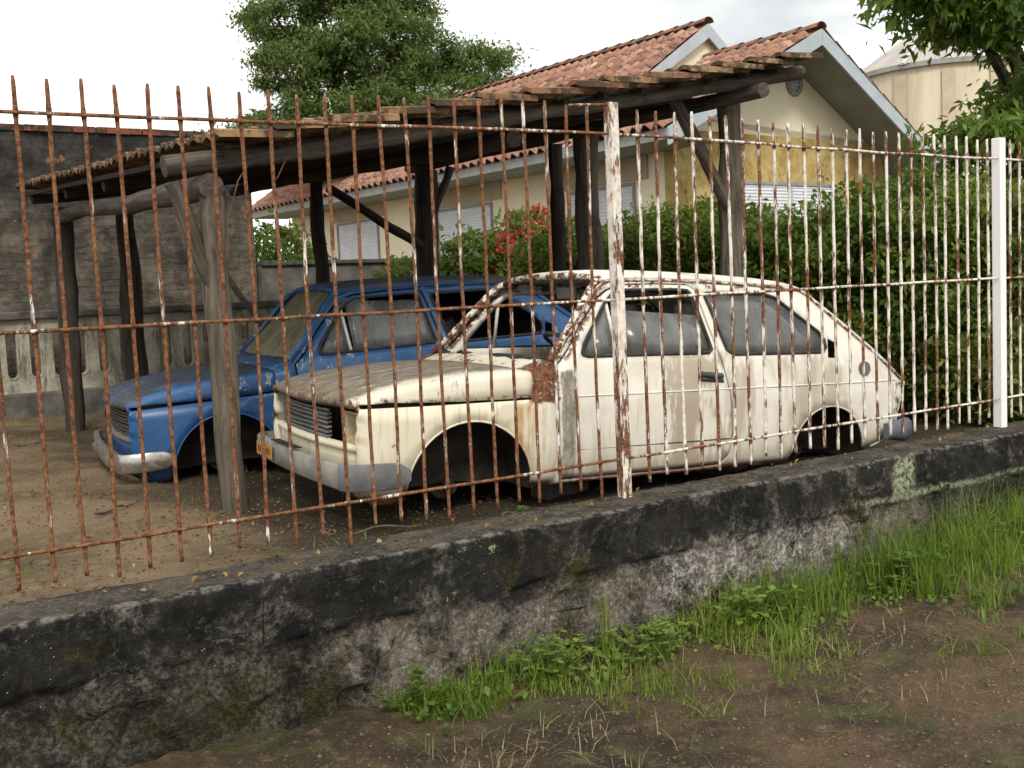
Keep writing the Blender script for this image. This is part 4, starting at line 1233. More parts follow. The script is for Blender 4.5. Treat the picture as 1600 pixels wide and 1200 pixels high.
def z_roof(x, y):
    """underside of the tiles"""
    zn = 2.255+.172*(x-1.85); zf = 2.57+.105*(x-1.85)
    t = (y-5.3)/5.6
    return zn+(zf-zn)*t
def carport():
    R = thing('log_carport', 'open carport of weathered logs with a sloping clay tile roof over both cars', 'carport', (1.84, 5.40, .38))
    P = [((1.84, 5.40), (1.82, 5.42), .062, .064, 'wood', 2.06), ((2.02, 10.05), (2.05, 10.05), .075, .085, 'wood_dark', None), ((2.70, 10.4), (2.68, 10.4), .10, .085, 'wood_dark', None),
         ((4.60, 10.3), (4.55, 10.3), .07, .07, 'wood_dark', None), ((5.78, 10.3), (5.78, 10.3), .125, .125, 'wood_dark', None), ((6.18, 8.42), (6.17, 8.42), .065, .07, 'wood_dark', None),
         ((5.86, 7.5), (5.84, 7.5), .11, .105, 'wood', None), ((5.80, 5.72), (5.72, 5.70), .095, .085, 'wood', 2.74)]
    for i, ((x, y), (x2, y2), r0, r1, m, zt) in enumerate(P):
        z1 = zt if zt else z_roof(x2, y2)-.17
        log_part('post', (x, y, zyard(x, y)-.08), (x2, y2, z1), r0*1.12, r1, m, R, seed=i*3.1, knot=.3, bend=.05)
    # eave plate, ridge purlins (along Y), rafters (along X)
    log_part('eave_beam', (1.81, 5.36, 2.075), (2.06, 10.4, 2.31), .065, .06, 'wood_mid', R, seed=50, bend=.05)
    log_part('purlin', (5.60, 5.24, 2.755), (5.80, 10.6, 2.86), .052, .06, 'wood_mid', R, seed=51, bend=.05)
    log_part('purlin', (3.7, 5.45, 2.39), (3.8, 10.6, 2.60), .055, .05, 'wood_dark', R, seed=52)
    log_part('rafter', (1.60, 5.42, 2.172), (6.22, 5.47, 2.955), .055, .050, 'wood_mid', R, seed=53, bend=.03, seg=24)
    for i, y in enumerate((6.6, 7.8, 9.0, 10.35)):
        log_part('rafter', (1.88, y, z_roof(1.88, y)-.07), (6.2, y, z_roof(6.2, y)-.07), .045, .045, 'wood_dark', R, seed=54+i, bend=.04)
    log_part('brace', (5.19, 5.68, 2.76), (5.73, 5.70, 1.98), .045, .042, 'wood_mid', R, seed=70)
    log_part('brace', (5.30, 5.72, 2.65), (5.72, 5.76, 2.12), .042, .045, 'wood_mid', R, seed=71)
    log_part('brace', (4.66, 10.25, 2.60), (5.72, 10.25, 1.99), .045, .05, 'wood_dark', R, seed=72)
    log_part('brace', (6.10, 10.25, 2.84), (5.84, 10.25, 2.28), .045, .045, 'wood_dark', R, seed=73)
    log_part('brace', (1.64, 5.44, 2.10), (1.83, 5.43, 1.50), .042, .04, 'wood_mid', R, seed=74)
    # tiles: 14 courses up the slope (X) x 21 across (Y)
    n = 10; W, Lg = .265, .385
    prof = []
    for j in range(n+1):
        u = j/n
        prof.append(((u-.5)*W, .024*abs(math.sin(u*math.pi*2))+.010*(u > .93)+.008*(u < .07)))
    V = []
    for x, dz in ((-Lg/2, 0), (Lg/2, 0)):
        for (y, z) in prof: V.append((x, y, z))
        for (y, z) in prof: V.append((x, y, z-.026 if abs(y) < .11 else -.024))
    k = 2*(n+1); F = []
    for j in range(n):
        F.append((j, j+1, k+j+1, k+j)); F.append((n+1+j, k+n+1+j, k+n+2+j, n+2+j))
        F.append((j, n+1+j, n+2+j, j+1)); F.append((k+j, k+j+1, k+n+2+j, k+n+1+j))
    F += [(0, k, k+n+1, n+1), (n, 2*n+1, k+2*n+1, k+n)]
    me = mesh_data('tile', V, F, (MAT['shed_tile'],), False)
    inv = WM[R.name].inverted()
    for i in range(14):
        for j in range(21):
            x = 1.98+i*.308; y = 5.36+j*.252
            if y > 10.7: continue
            z = z_roof(x, y)+.042
            sl = (z_roof(x+.2, y)-z_roof(x-.2, y))/.4
            pit = -math.atan(sl)+.12
            jit = .012 if j > 0 else .03
            o = link('tile', me, R)
            p = inv @ Vector((x+random.uniform(-jit, jit)*1.2, y+random.uniform(-jit, jit)-(.04 if j == 0 else 0), z+random.uniform(0, .006)))
            o.location = p
            o.rotation_euler = (random.uniform(-.03, .03), pit+random.uniform(-.025, .025), random.uniform(-.05, .05) if j == 0 else random.uniform(-.02, .02))
    # battens that carry the tiles
    for i in range(14):
        x = 1.86+i*.308
        B().box(x-.02, x+.02, 5.34, 10.6, 0, .02)
        V = []
        for y in (5.34, 10.6):
            for dx, dz in ((-.02, -.03), (.02, -.03), (.02, 0), (-.02, 0)):
                V.append((x+dx, y, z_roof(x, y)+dz-.004))
        part('batten', V, [(0, 1, 2, 3), (7, 6, 5, 4), (0, 4, 5, 1), (1, 5, 6, 2), (2, 6, 7, 3), (3, 7, 4, 0)], 'wood_dark', R, False, True)
    return R
carport()

# wires hanging from the rafter
for lbl, pts in (('thin rusty wire drooping from the rafter to the near post', [(2.05, 5.33, 2.26), (1.93, 5.31, 2.10), (1.86, 5.30, 1.90), (1.84, 5.29, 1.72), (1.79, 5.29, 1.68)]),
                 ('short pale wire hanging under the first roof tiles', [(2.22, 5.30, 2.30), (2.18, 5.30, 2.20), (2.14, 5.31, 2.12), (2.12, 5.32, 2.10)])):
    tag(B().tube(pts, .0035, 5).obj('hanging_wire', 'steel', True), lbl, 'wire', 'wires on the carport')

# ------------------------------------------------------------------ brick wall, balustrade, grey wall
def back_walls():
    R = thing('brick_wall', 'tall soot-black old brick wall at the back left of the yard', 'wall', (1.0, 12.4, .4))
    xr = 4.62
    V = lambda y: 0
    b = B()
    nx, nz_ = 60, 30
    def front(u, v):
        x = -9+(xr+9)*u; z = .2+(3.36-.2)*v
        return (x, 12.3+.012*noise.noise(Vector((x*2, z*2, 0)))+.01*noise.noise(Vector((x*7, z*7, 0))), z)
    b.grid(front, 140, 40)
    b.box(-9, xr, 12.33, 12.6, .2, 3.358)
    b.part('brickwork', 'brick_wall', R, False, True)
    me = None
    i = 0; x = -3.0
    while x < xr-.1:
        bb = B(); bb.box(-.115, .115, -.17, .17, -.03, .035)
        if me is None:
            me = mesh_data('coping_brick', bb.V, bb.F, (MAT['coping'],))
        o = link('coping_brick', me, R)
        o.location = WM[R.name].inverted() @ Vector((x, 12.44+random.uniform(-.012, .012), 3.395+random.uniform(-.004, .006)))
        o.rotation_euler = (0, random.uniform(-.02, .02), random.uniform(-.03, .03))
        x += .242; i += 1
    # pierced balustrade in front
    R = thing('pierced_balustrade', 'stained concrete balustrade with tall rounded slots before the brick wall', 'balustrade', (1.5, 11.6, .45))
    y0 = 11.55
    x0 = -4.0
    b = B(); b.box(x0, 4.6, y0-.09, y0+.14, 1.42, 1.50); bevel(b.part('top_rail', 'dark_cap', R, False, True), .015)
    b = B(); b.box(x0, 4.6, y0-.03, y0+.10, 1.30, 1.42); b.part('frieze', 'balustrade', R, False, True)
    x = x0
    base = B(); base.box(x0, 4.6, y0-.02, y0+.09, .70, .80); base.part('bottom_rail', 'balustrade', R, False, True)
    b = B(); b.box(x0, 4.6, y0-.12, y0+.16, .30, .70); bevel(b.part('plinth', 'grey_wall', R, False, True), .02)
    i = 0
    pitch = .215; sw = .046
    me = {}
    # one module: baluster with half a U at each side
    def module():
        P = []
        h0, h1 = .80, 1.30
        half = pitch/2
        P += [(-half, h0), (half, h0), (half, h0+.05)]
        for a in np.linspace(-90, -180, 6): P.append((half+sw*math.cos(rad(a)), h0+.05+sw+sw*math.sin(rad(a))))
        P += [(half-sw, h1), (-half+sw, h1)]
        for a in np.linspace(0, -90, 6): P.append((-half+sw*math.cos(rad(a)), h0+.05+sw+sw*math.sin(rad(a))))
        P += [(-half, h0+.05)]
        bb = B(); bb.prism(P, lambda p: (p[0], -.035, p[1]), lambda p: (p[0], .05, p[1]))
        # raised rim
        rim = [(half-sw-.008, -.036, h1)]+[(half+(sw+.008)*math.cos(rad(a)), -.036, h0+.05+sw+(sw+.008)*math.sin(rad(a))) for a in np.linspace(-180, -95, 6)]
        bb.tube(rim, .010, 5)
        rim = [(-half+sw+.008, -.036, h1)]+[(-half+(sw+.008)*math.cos(rad(a)), -.036, h0+.05+sw+(sw+.008)*math.sin(rad(a))) for a in np.linspace(0, -85, 6)]
        bb.tube(rim, .010, 5)
        return mesh_data('baluster', bb.V, bb.F, (MAT['balustrade'],))
    me = module()
    x = x0+.1
    while x < 4.5:
        o = link('baluster', me, R)
        o.location = WM[R.name].inverted() @ Vector((x, y0+.02, 0))
        x += pitch
    b = B(); b.box(2.98, 3.22, y0-.06, y0+.12, .705, 1.415); bevel(b.part('pier', 'balustrade', R, False, True), .01)
    # grey rear wall
    R = thing('low_grey_wall', 'low grey cement wall behind the blue car, right of the brick wall', 'wall', (8, 12.3, .4))
    b = B(); b.box(4.64, 7.2, 12.2, 12.4, .2, 1.90); b.part('wall_body', 'grey_wall', R, False, True)
    b = B(); b.box(4.64, 7.2, 12.16, 12.44, 1.90, 1.95); bevel(b.part('coping', 'dark_cap', R, False, True), .01)
back_walls()
# ------------------------------------------------------------------ house
def house():
    a = rad(3.5)
    M = Matrix(((math.cos(a), -math.sin(a), 0, 10.42), (math.sin(a), math.cos(a), 0, 11.5), (0, 0, 1, 0), (0, 0, 0, 1)))
    R = thing('cream_house', 'cream house with red clay tile roof, yellow gable and grey barge boards', 'house', mat=M)
    ZE, ZP, UP, UR, ZR = 3.65, 5.33, 3.44, 7.5, 2.97
    VB, ZP2, VE = 2.39, 5.92, 14.2
    OV = .92
    uL, uR = .98, 6.35
    sl = (ZP-ZE)/UP; sr = (ZP-ZR)/(UR-UP); s2 = (ZP2-ZE)/UP
    zu = lambda u: ZE+sl*u if u < UP else ZP-sr*(u-UP)
    def prism_v(poly, v0, v1, name, mat, parent=R, bev=0):
        b = B(); b.prism(poly, lambda p: (p[0], v0, p[1]), lambda p: (p[0], v1, p[1]))
        o = b.part(name, mat, parent)
        return bevel(o, bev) if bev else o
    # gable wall above the band, walls
    th = .10
    prism_v([(uL, 3.80), (uR, 3.80), (uR, zu(uR)-th), (UP, ZP-th), (uL, zu(uL)-th)], OV, OV+.18, 'gable_wall', 'cream')
    prism_v([(uL, .2), (uR, .2), (uR, 3.66), (5.9, 3.797), (uL, 3.797)], OV-.012, OV+.18, 'front_wall', 'yellow')
    b = B(); b.box(uL, uL+.2, OV+.183, VE-.3, .2, zu(uL)-th); b.part('side_wall', 'cream', R)
    b = B(); b.box(uR-.2, uR, OV+.183, VE-.3, .2, 3.45); b.box(uL+.2, uR-.2, VE-.5, VE-.3, .2, 3.4); b.part('rear_wall', 'cream', R)
    # porch back, posts
    for v in (.12, 5.0):
        b = B(); b.box(UR-.32, UR-.22, v, v+.10, .2, ZR+.0); bevel(b.part('porch_post', 'barge', R), .01)
    # windows: roller shutters
    def shutter(parent, fn, w0, w1, z0, z1, vertical_seams):
        n = int((z1-z0)/.052); b = B()
        V, F = [], []
        for i in range(n*4+1):
            z = z0+(z1-z0)*i/(n*4); d = .014*abs(math.sin(math.pi*i/4))
            V += [fn(w0, d, z), fn(w1, d, z)]
        F = [(2*i, 2*i+1, 2*i+3, 2*i+2) for i in range(n*4)]
        part('shutter', V, F, 'shutter', parent)
        for sx in vertical_seams:
            b.prism([(sx-.02, z0), (sx+.02, z0), (sx+.02, z1), (sx-.02, z1)], lambda p: fn(p[0], .018, p[1]), lambda p: fn(p[0], 0, p[1]))
        if vertical_seams: b.part('mullion', 'barge', parent)
    def window(fn, w0, w1, z0, z1, seams=()):
        fr = B(); t = .05
        for (x0, x1, q0, q1) in ((w0-t, w0, z0-t, z1+t), (w1, w1+t, z0-t, z1+t), (w0, w1, z1, z1+t), (w0, w1, z0-t, z0)):
            fr.prism([(x0, q0), (x1, q0), (x1, q1), (x0, q1)], lambda p: fn(p[0], .03, p[1]), lambda p: fn(p[0], -.01, p[1]))
        o = fr.part('window', 'gutter', R)
        shutter(o, fn, w0, w1, z0, z1, seams)
    fg = lambda w, d, z: (w, OV-.014-d, z)
    window(fg, 2.54, 4.94, 1.8, 3.0, (3.74,))
    fs = lambda w, d, z: (uL-.002-d, w, z)
    for (v0, v1, zt) in ((1.8, 3.32, 3.04), (5.61, 7.38, 3.08), (9.78, 11.53, 3.12)):
        window(fs, v0, v1, 1.8, zt)
        b = B(); b.box(uL-.03, uL-.001, v0-.35, v1+.35, zt+.07, zt+.62); bevel(b.part('shutter_box', 'tan', R), .006)
    # round vent
    b = B()
    C = Vector((3.87, OV, 4.68))
    ring = [C+Vector((math.cos(q)*.16, -.02, math.sin(q)*.17)) for q in np.linspace(0, 2*math.pi, 25)]
    b.tube(ring, .045, 8, False); vt = b.part('round_vent', 'gutter', R, True)
    b = B()
    for i in range(6):
        z = -.14+i*.055; w = .15*math.sqrt(max(0, 1-(z/.19)**2))
        b.box(C.x-w, C.x+w, C.y-.03, C.y-.012, C.z+z-.012, C.z+z+.022)
    b.part('louvre', 'barge', vt)
    # barge boards and soffit of the front gable
    bd = .24
    for (p, q, zz) in (((-.02, zu(-.02)), (UP, ZP), 0), ((UP, ZP), (UR+.05, zu(UR+.05)), 0)):
        P = [(p[0], p[1]), (q[0], q[1]), (q[0], q[1]-bd), (p[0], p[1]-bd)]
        prism_v(P, 0, .035, 'barge_board', 'barge', bev=.004)
    P = [(0.02, zu(.02)-.10), (UP, ZP-.10), (UP, ZP-.13), (.02, zu(.02)-.13)]
    prism_v(P, .038, OV-.003, 'soffit', 'soffit')
    P = [(UP+.002, ZP-.10), (UR, zu(UR)-.10), (UR, zu(UR)-.13), (UP+.002, ZP-.13)]
    prism_v(P, .038, VE-.2, 'soffit', 'soffit')
    # rear (higher) gable barge
    P = [(.0, ZE+.02), (UP, ZP2), (UP, ZP2-.24), (.0, ZE-.1)]
    prism_v(P, VB-.04, VB-.005, 'barge_board', 'barge')
    s2r = (ZP2-ZR)/(UR-UP)
    P = [(UP, ZP2), (UR, ZR), (UR, ZR-.1), (UP, ZP2-.24)]
    prism_v(P, VB-.04, VB-.005, 'barge_board', 'barge')
    prism_v([(uL, zu(uL)-.1), (UP, ZP-.05), (UR-.4, ZR+.1), (UP, ZP2-.1)], VB+.1, VB+.14, 'upper_gable', 'cream')
    # fascia and gutter along the left eave
    b = B(); b.box(-.03, .01, .04, VE, ZE-.17, ZE-.02); bevel(b.part('fascia', 'gutter', R), .004)
    b = B(); b.box(.013, uL-.004, .04, VE, ZE-.17, ZE-.14); b.part('eave_soffit', 'soffit', R)
    # roof decks
    def deck(p, q, v0, v1, name):
        prism_v([p, q, (q[0], q[1]-.06), (p[0], p[1]-.06)], v0, v1, name, 'house_tile')
    deck((0, ZE-.005), (UP, ZP-.005), .037, VB-.05, 'roof_deck')
    deck((UP+.002, ZP-.005), (UR, zu(UR)-.005), .037, VB-.05, 'roof_deck')
    deck((0, ZE-.005), (UP, ZP2-.005), VB, VE, 'roof_deck')
    deck((UP+.002, ZP2-.005), (UR, ZR-.005), VB, VE, 'roof_deck')
    # clay tiles on the left slopes
    n = 8; W, Lg = .245, .40
    prof = [((j/n-.5)*W, .045*math.cos((j/n)*math.pi*2+math.pi*.9)) for j in range(n+1)]
    TV = []
    for x, s_ in ((-Lg/2, 1.0), (Lg/2, .93)):
        for (y, z) in prof: TV.append((x, y*s_, z*s_+.045))
    for (y, z) in prof: TV.append((-Lg/2, y, z+.045-.022))
    k = n+1
    TF = [(j, j+1, k+j+1, k+j) for j in range(n)]+[(j+1, j, 2*k+j, 2*k+j+1) for j in range(n)]
    me = mesh_data('roof_tile', TV, TF, (MAT['house_tile'],), True)
    TVn = np.array(TV); TFn = np.array(TF)
    bulkV, bulkF = [], []; cnt = 0
    def lay(slope, v0, v1, zp, single):
        nonlocal cnt
        ang = math.atan(slope); L = UP/math.cos(ang)
        rows = int(L/.325); cols = int((v1-v0)/.235)
        for c in range(cols):
            v = v0+.12+c*.235
            for r in range(rows):
                d = .12+r*.325
                u = d*math.cos(ang)-.02; z = ZE+d*math.sin(ang)+.012
                z += .010; jr = random.uniform(-.012, .012); jv = random.uniform(-.006, .006)
                pit = -ang+.06
                if cnt < single:
                    o = link('roof_tile', me, R)
                    o.location = (u, v+jv, z); o.rotation_euler = (0, pit, jr)
                    cnt += 1
                else:
                    Rm = np.array((Matrix.Rotation(jr, 3, 'Z') @ Matrix.Rotation(pit, 3, 'Y')))
                    bulkV.append(TVn @ Rm.T+np.array((u, v+jv, z))); bulkF.append(TFn+len(TV)*(len(bulkV)-1))
    lay(sl, .02, VB-.05, ZP, 300)
    lay(s2, VB, VE, ZP2, 300)
    o = link('roof_tiles', fast_mesh('roof_tiles', np.concatenate(bulkV), np.concatenate(bulkF), MAT['house_tile'], True), R)
    tag(o, kind='stuff')
    # verge tiles on the right barge and ridge tiles
    def ridge(p0, p1, nm='ridge_tile', r=.11):
        p0, p1 = Vector(p0), Vector(p1); L = (p1-p0).length; k_ = int(L/.36); d = (p1-p0).normalized()
        side = d.cross(Vector((0, 0, 1))).normalized(); up = side.cross(d)
        for i in range(k_):
            b = B(); q0 = p0+d*(i*L/k_); q1 = q0+d*(L/k_+.05)
            V = []
            for q, rr, lift in ((q0, r*1.08, .018), (q1, r*.95, .0)):
                for j in range(9):
                    an = math.pi*j/8
                    V.append(q+side*math.cos(an)*rr+up*(math.sin(an)*rr*.75+lift-.02))
            part(nm, V, [(j, j+1, 10+j, 9+j) for j in range(8)], 'ridge_tile', R, True)
    ridge((UP, 0, ZP+.03), (UP, VB, ZP+.03)); ridge((UP, VB-.05, ZP2+.03), (UP, VE, ZP2+.03))
    ridge((UP+.05, .06, ZP+.0), (UR+.05, .06, zu(UR+.05)+.0), 'verge_tile', .07)
    return R
house()

# ------------------------------------------------------------------ silo
def silo():
    R = thing('round_silo', 'pale round tower with faceted grey metal roof behind the house gable', 'tower', (34.5, 24.0, 0))
    r, zt, n = 2.9, 8.25, 48
    b = B()
    ring = lambda q, z: [(q*math.cos(2*math.pi*i/n), q*math.sin(2*math.pi*i/n), z) for i in range(n)]
    b.add(ring(r, -.2)+ring(r, zt), [(i, (i+1) % n, n+(i+1) % n, n+i) for i in range(n)])
    b.part('drum', 'silo', R, True)
    b = B()
    b.tube([(0, 0, zt-.06), (0, 0, zt+.10)], r+.16, 48)
    b.part('eave_ring', 'gutter', R)
    m = 8; R2 = r+.25; apex = (0, 0, 10.45)
    for i in range(m):
        a0, a1 = 2*math.pi*(i+.3)/m, 2*math.pi*(i+1.3)/m
        p0 = Vector((R2*math.cos(a0), R2*math.sin(a0), zt+.08)); p1 = Vector((R2*math.cos(a1), R2*math.sin(a1), zt+.08)); ap = Vector(apex)
        nrm = (p1-p0).cross(ap-p0).normalized()
        b = B(); K = 28
        def f(u, v): 
            p = p0.lerp(p1, u).lerp(ap, v*.97)
            return p+nrm*(.025*math.cos(u*K*math.pi)*(1-v))
        b.grid(f, K*2, 2)
        b.part('roof_panel', 'sheet' if i % 3 == 2 else 'sheet_old', R, True)
        B().tube([p0, ap], .05, 6).part('hip_cap', 'sheet', R)
    b = B(); b.tube([(0, 0, 10.26), (0, 0, 10.36)], .2, 12); b.part('roof_cap', 'sheet', R)
    for ang in np.arange(10, 370, 30):
        t = rad(ang); w = .07
        b = B(); A = [t-w, t-w/2, t, t+w/2, t+w]
        rr = r+.05
        b.grid(lambda u, v: ((rr)*math.cos(t-w+2*w*u), rr*math.sin(t-w+2*w*u), 3.0+(zt-.25-3.0)*v), 4, 1)
        o = b.part('pilaster', 'pilaster', R); solid(o, .06, 0)
silo()

# ------------------------------------------------------------------ plants
def rnd_dirs(n):
    v = RNG.normal(size=(n, 3)); return v/np.linalg.norm(v, axis=1)[:, None]
def leaf_mesh(name, C, size, mat, aspect=.42, up=.6, out=None, jitter=.35, fold=True):
    """C: (n,3) leaf centres -> kite leaves with a folded midrib"""
    n = len(C)
    d = rnd_dirs(n)*.9
    if out is not None: d = d+out*.6
    d[:, 2] -= .25
    d /= np.linalg.norm(d, axis=1)[:, None]
    nr = rnd_dirs(n); nr[:, 2] += up
    s = np.cross(d, nr); s /= np.linalg.norm(s, axis=1)[:, None]+1e-9
    nr = np.cross(s, d)
    L = size*(1+jitter*RNG.normal(size=n)).clip(.4, 1.8)
    L = L[:, None]; w = L*aspect
    base = C-d*L*.5; tip = C+d*L*.5-nr*L*.10
    l = C+s*w*.5+nr*w*.18-d*L*.05; r = C-s*w*.5+nr*w*.18-d*L*.05
    V = np.stack([base, r, tip, l], 1).reshape(-1, 3)
    F = np.arange(n*4).reshape(-1, 4)
    return fast_mesh(name, V, F, MAT[mat])

def crown_points(lobes, n_clump, per, sig, shell=.75):
    """lobes (centre, radii). Leaves gather in clumps near the lobe surfaces."""
    vol = np.array([r[0]*r[1]*r[2] for _, r in lobes])**.7
    pick = RNG.choice(len(lobes), n_clump, p=vol/vol.sum())
    d = rnd_dirs(n_clump); q = shell+(1-shell)*RNG.random(n_clump)**.6
    q = np.where(RNG.random(n_clump) < .25, RNG.random(n_clump)**.5, q)
    c = np.array([lobes[i][0] for i in pick]); r = np.array([lobes[i][1] for i in pick])
    cc = c+d*r*q[:, None]
    sz = sig*(.6+.8*RNG.random(n_clump))
    P = np.repeat(cc, per, 0)+RNG.normal(size=(n_clump*per, 3))*np.repeat(sz, per)[:, None]*np.array([1, 1, .55])
    o = np.repeat(d, per, 0)
    return P, o, cc

def tree(name, label, base, h_trunk, r, lobes, n_clump, per, sig, leaf, mat, limbs, group=None, aspect=.42):
    R = thing(name, label, 'tree', base, group=group)
    B0 = Vector(base)
    b = B()
    top = Vector((base[0]+.1, base[1], base[2]+h_trunk))
    b.tube([B0-Vector((0, 0, .2)), B0.lerp(top, .3)+Vector((.05, .02, 0)), B0.lerp(top, .7), top], [r*1.3, r, r*.85, r*.7], 10, True, .3)
    b.part('trunk', 'bark', R, True, True)
    for (c, _) in limbs:
        c = Vector(c); m = top.lerp(c, .5)+Vector((0, 0, .25))
        B().tube([top-Vector((0, 0, .15)), top.lerp(m, .6), m, c], [r*.5, r*.4, r*.28, r*.08], 7).part('limb', 'bark', R, True, True)
    P, o, cc = crown_points(lobes, n_clump, per, sig)
    me = leaf_mesh('crown', P-np.array(base), leaf, mat, aspect, .6, o)
    link('crown', me, R)
    return R

# big tree behind the carport
c = lambda x, y, z, r: ((x, y, z), r)
L1 = [c(9.5, 23, 7.6, (.7, .9, .5)), c(10.2, 22.6, 8.6, (.8, 1.0, .6)), c(11.3, 22.8, 8.3, (1.1, 1.2, .75)), c(12.6, 23.2, 8.2, (.8, .9, .55)), c(10.5, 22.3, 7.1, (.85, 1.0, .6)), c(11.7, 22.2, 7.0, (1.2, 1.0, .8)),
      c(13.1, 23, 7.0, (.85, .9, .5)), c(9.35, 22.5, 6.4, (.65, .9, .45)), c(10.3, 22, 5.8, (1.1, 1.0, .75)), c(11.9, 22, 5.7, (1.15, 1.0, .75)), c(13.4, 22.4, 5.9, (1.0, .9, .65)), c(14.5, 23, 6.9, (.85, .8, .6)), c(15.0, 23, 6.0, (.7, .8, .5)),
      c(9.3, 22.3, 5.0, (.95, .9, .6)), c(8.1, 22.6, 4.6, (.7, .7, .4)), c(10.9, 22, 4.5, (1.3, 1.0, .7)), c(12.8, 22, 4.5, (1.3, 1.0, .8)), c(14.2, 22.3, 4.6, (1.0, .9, .7)), c(9.9, 23.2, 9.6, (.8, 1.0, .5)), c(11.2, 23.2, 9.6, (1.2, 1.2, .7))]
tree('large_tree', 'large dark green tree rising behind the carport roof, left of the house', (11.2, 23, 0), 3.6, .34, L1, 640, 260, .18, .095, 'leaf_big', L1)
# leafy tree at upper right
L2 = [c(8.8, 6.2, 3.96, (.38, .5, .14)), c(9.45, 6.2, 3.85, (.42, .6, .2)), c(10.0, 6.2, 3.8, (.42, .6, .28)), c(8.45, 6.1, 4.0, (.22, .3, .10)), c(9.3, 6.3, 2.68, (.25, .4, .13)), c(9.65, 6.3, 2.55, (.4, .6, .33)), c(9.75, 6.3, 1.9, (.5, .6, .4)), c(10.6, 6.3, 3.1, (.35, .5, .4)), c(9.6, 6.4, 4.45, (1.0, .8, .35))]
tree('leafy_tree', 'broad-leaved tree overhanging at the upper right beside the fence end', (11.7, 6.9, .38), 2.4, .14, L2, 300, 46, .13, .12, 'leaf_near', L2, aspect=.36)

def shrub(name, label, cat, base, lobes, n_clump, per, sig, leaf, mat, flowers=None, group=None, aspect=.5):
    R = thing(name, label, cat, base, group=group)
    B0 = Vector(base)
    for i, (cc, rr) in enumerate(lobes):
        cc = Vector(cc)
        foot = Vector((B0.x+(cc.x-B0.x)*.7, B0.y+(cc.y-B0.y)*.7, B0.z-.05))
        B().tube([foot, foot.lerp(cc, .5)+Vector((.03, 0, 0)), cc], [.035, .025, .008], 6).part('stem', 'bark', R, True, True)
    P, o, cc = crown_points(lobes, n_clump, per, sig, .8)
    P = P[P[:, 2] > B0.z+.02] if len(P) else P
    o = rnd_dirs(len(P))
    link('foliage', leaf_mesh('foliage', P-np.array(base), leaf, mat, aspect, .7, o), R)
    if flowers:
        fl, n, per_f = flowers
        FP, fo, _ = crown_points(fl, n, per_f, .05, .92)
        link('blossom', leaf_mesh('blossom', FP-np.array(base), .055, 'flower', .7, .3), R)
    return R

# long clipped hedge running back from the street along the carport side
HL = []
for i in range(11):
    y = 4.55+i*.48
    HL.append(c(7.25+.12*math.sin(i*1.7), y, 1.05, (.55, .42, .75)))
    HL.append(c(7.2+.14*math.sin(i*2.3+1), y+.1, 1.72+.10*math.sin(i*1.3), (.52, .40, .40)))
shrub('hedge', 'dense dark green hedge standing right of the carport behind the white car', 'hedge', (7.2, 7.0, .38), HL, 2300, 66, .10, .056, 'leaf_hedge')
HL2 = [c(8.4+.7*i, 5.0+.25*math.sin(i*2), 1.0+.1*math.sin(i), (.6, .6, .8)) for i in range(6)]+[c(8.2+.7*i, 5.3, 1.6+.15*math.sin(i*2.2), (.5, .5, .4)) for i in range(6)]
shrub('hedge', 'darker hedge behind the fence at the right end, below the leafy tree', 'hedge', (9.8, 5.2, .38), HL2, 900, 55, .12, .06, 'leaf_hedge')
# flowering shrub and neighbours in front of the house wall
FS = [c(7.5, 11.4, 1.5, (.75, .6, .75)), c(7.95, 11.5, 2.0, (.45, .45, .45)), c(7.1, 11.5, 1.75, (.45, .4, .45))]
shrub('flowering_shrub', 'shrub with bright red blossoms between carport posts before the house', 'shrub', (7.5, 11.4, .42), FS, 330, 34, .10, .085, 'leaf_shrub', ([c(7.95, 11.3, 2.1, (.40, .4, .42)), c(7.6, 11.0, 1.85, (.5, .35, .42)), c(7.3, 11.0, 1.6, (.35, .3, .3))], 190, 11))
for i, (x, y, z, r, lb) in enumerate(((6.3, 11.6, 1.45, .55, 'low yellow-green shrub left of the red-flowered shrub'), (9.0, 11.0, 1.6, .7, 'leafy green shrub right of the red-flowered shrub'), (5.3, 13.6, 2.0, .6, 'green bush showing above the low grey wall'))):
    shrub('garden_shrub', lb, 'shrub', (x, y, .42), [c(x, y, z, (r, r*.8, r*.8)), c(x+.4, y+.1, z-.35, (r*.9, r*.8, r*.7)), c(x-.45, y, z-.4, (r*.8, r*.7, r*.6))], 190, 34, .11, .085, 'leaf_shrub' if i != 1 else 'leaf_hedge', group='shrubs before the house')

# strap-leaved plant by the grey wall
def strap_plant(label, base, n, ln, mat='leaf_shrub'):
    R = thing('strap_leaf_plant', label, 'plant', base)
    for i in range(n):
        a = random.random()*6.283; e = random.uniform(.5, 1.3)
        d = Vector((math.cos(a), math.sin(a), 0)); pts = []
        w = .03
        V, F = [], []
        sd = Vector((-d.y, d.x, 0))
        for k in range(6):
            t = k/5; p = Vector((0, 0, .05))+d*(ln*t*math.cos(e)*1.1)+Vector((0, 0, 1))*(ln*(t*math.sin(e)*1.2-.55*t*t*t))
            ww = w*(1-t)**.6*(.5+t)
            V += [p-sd*ww, p+sd*ww]
        F = [(2*k, 2*k+1, 2*k+3, 2*k+2) for k in range(5)]
        part('leaf', V, F, mat, R, True)
    return R
strap_plant('spiky strap-leaved plant above the grey wall beside the brick wall end', (5.6, 12.9, 1.2), 46, .95)

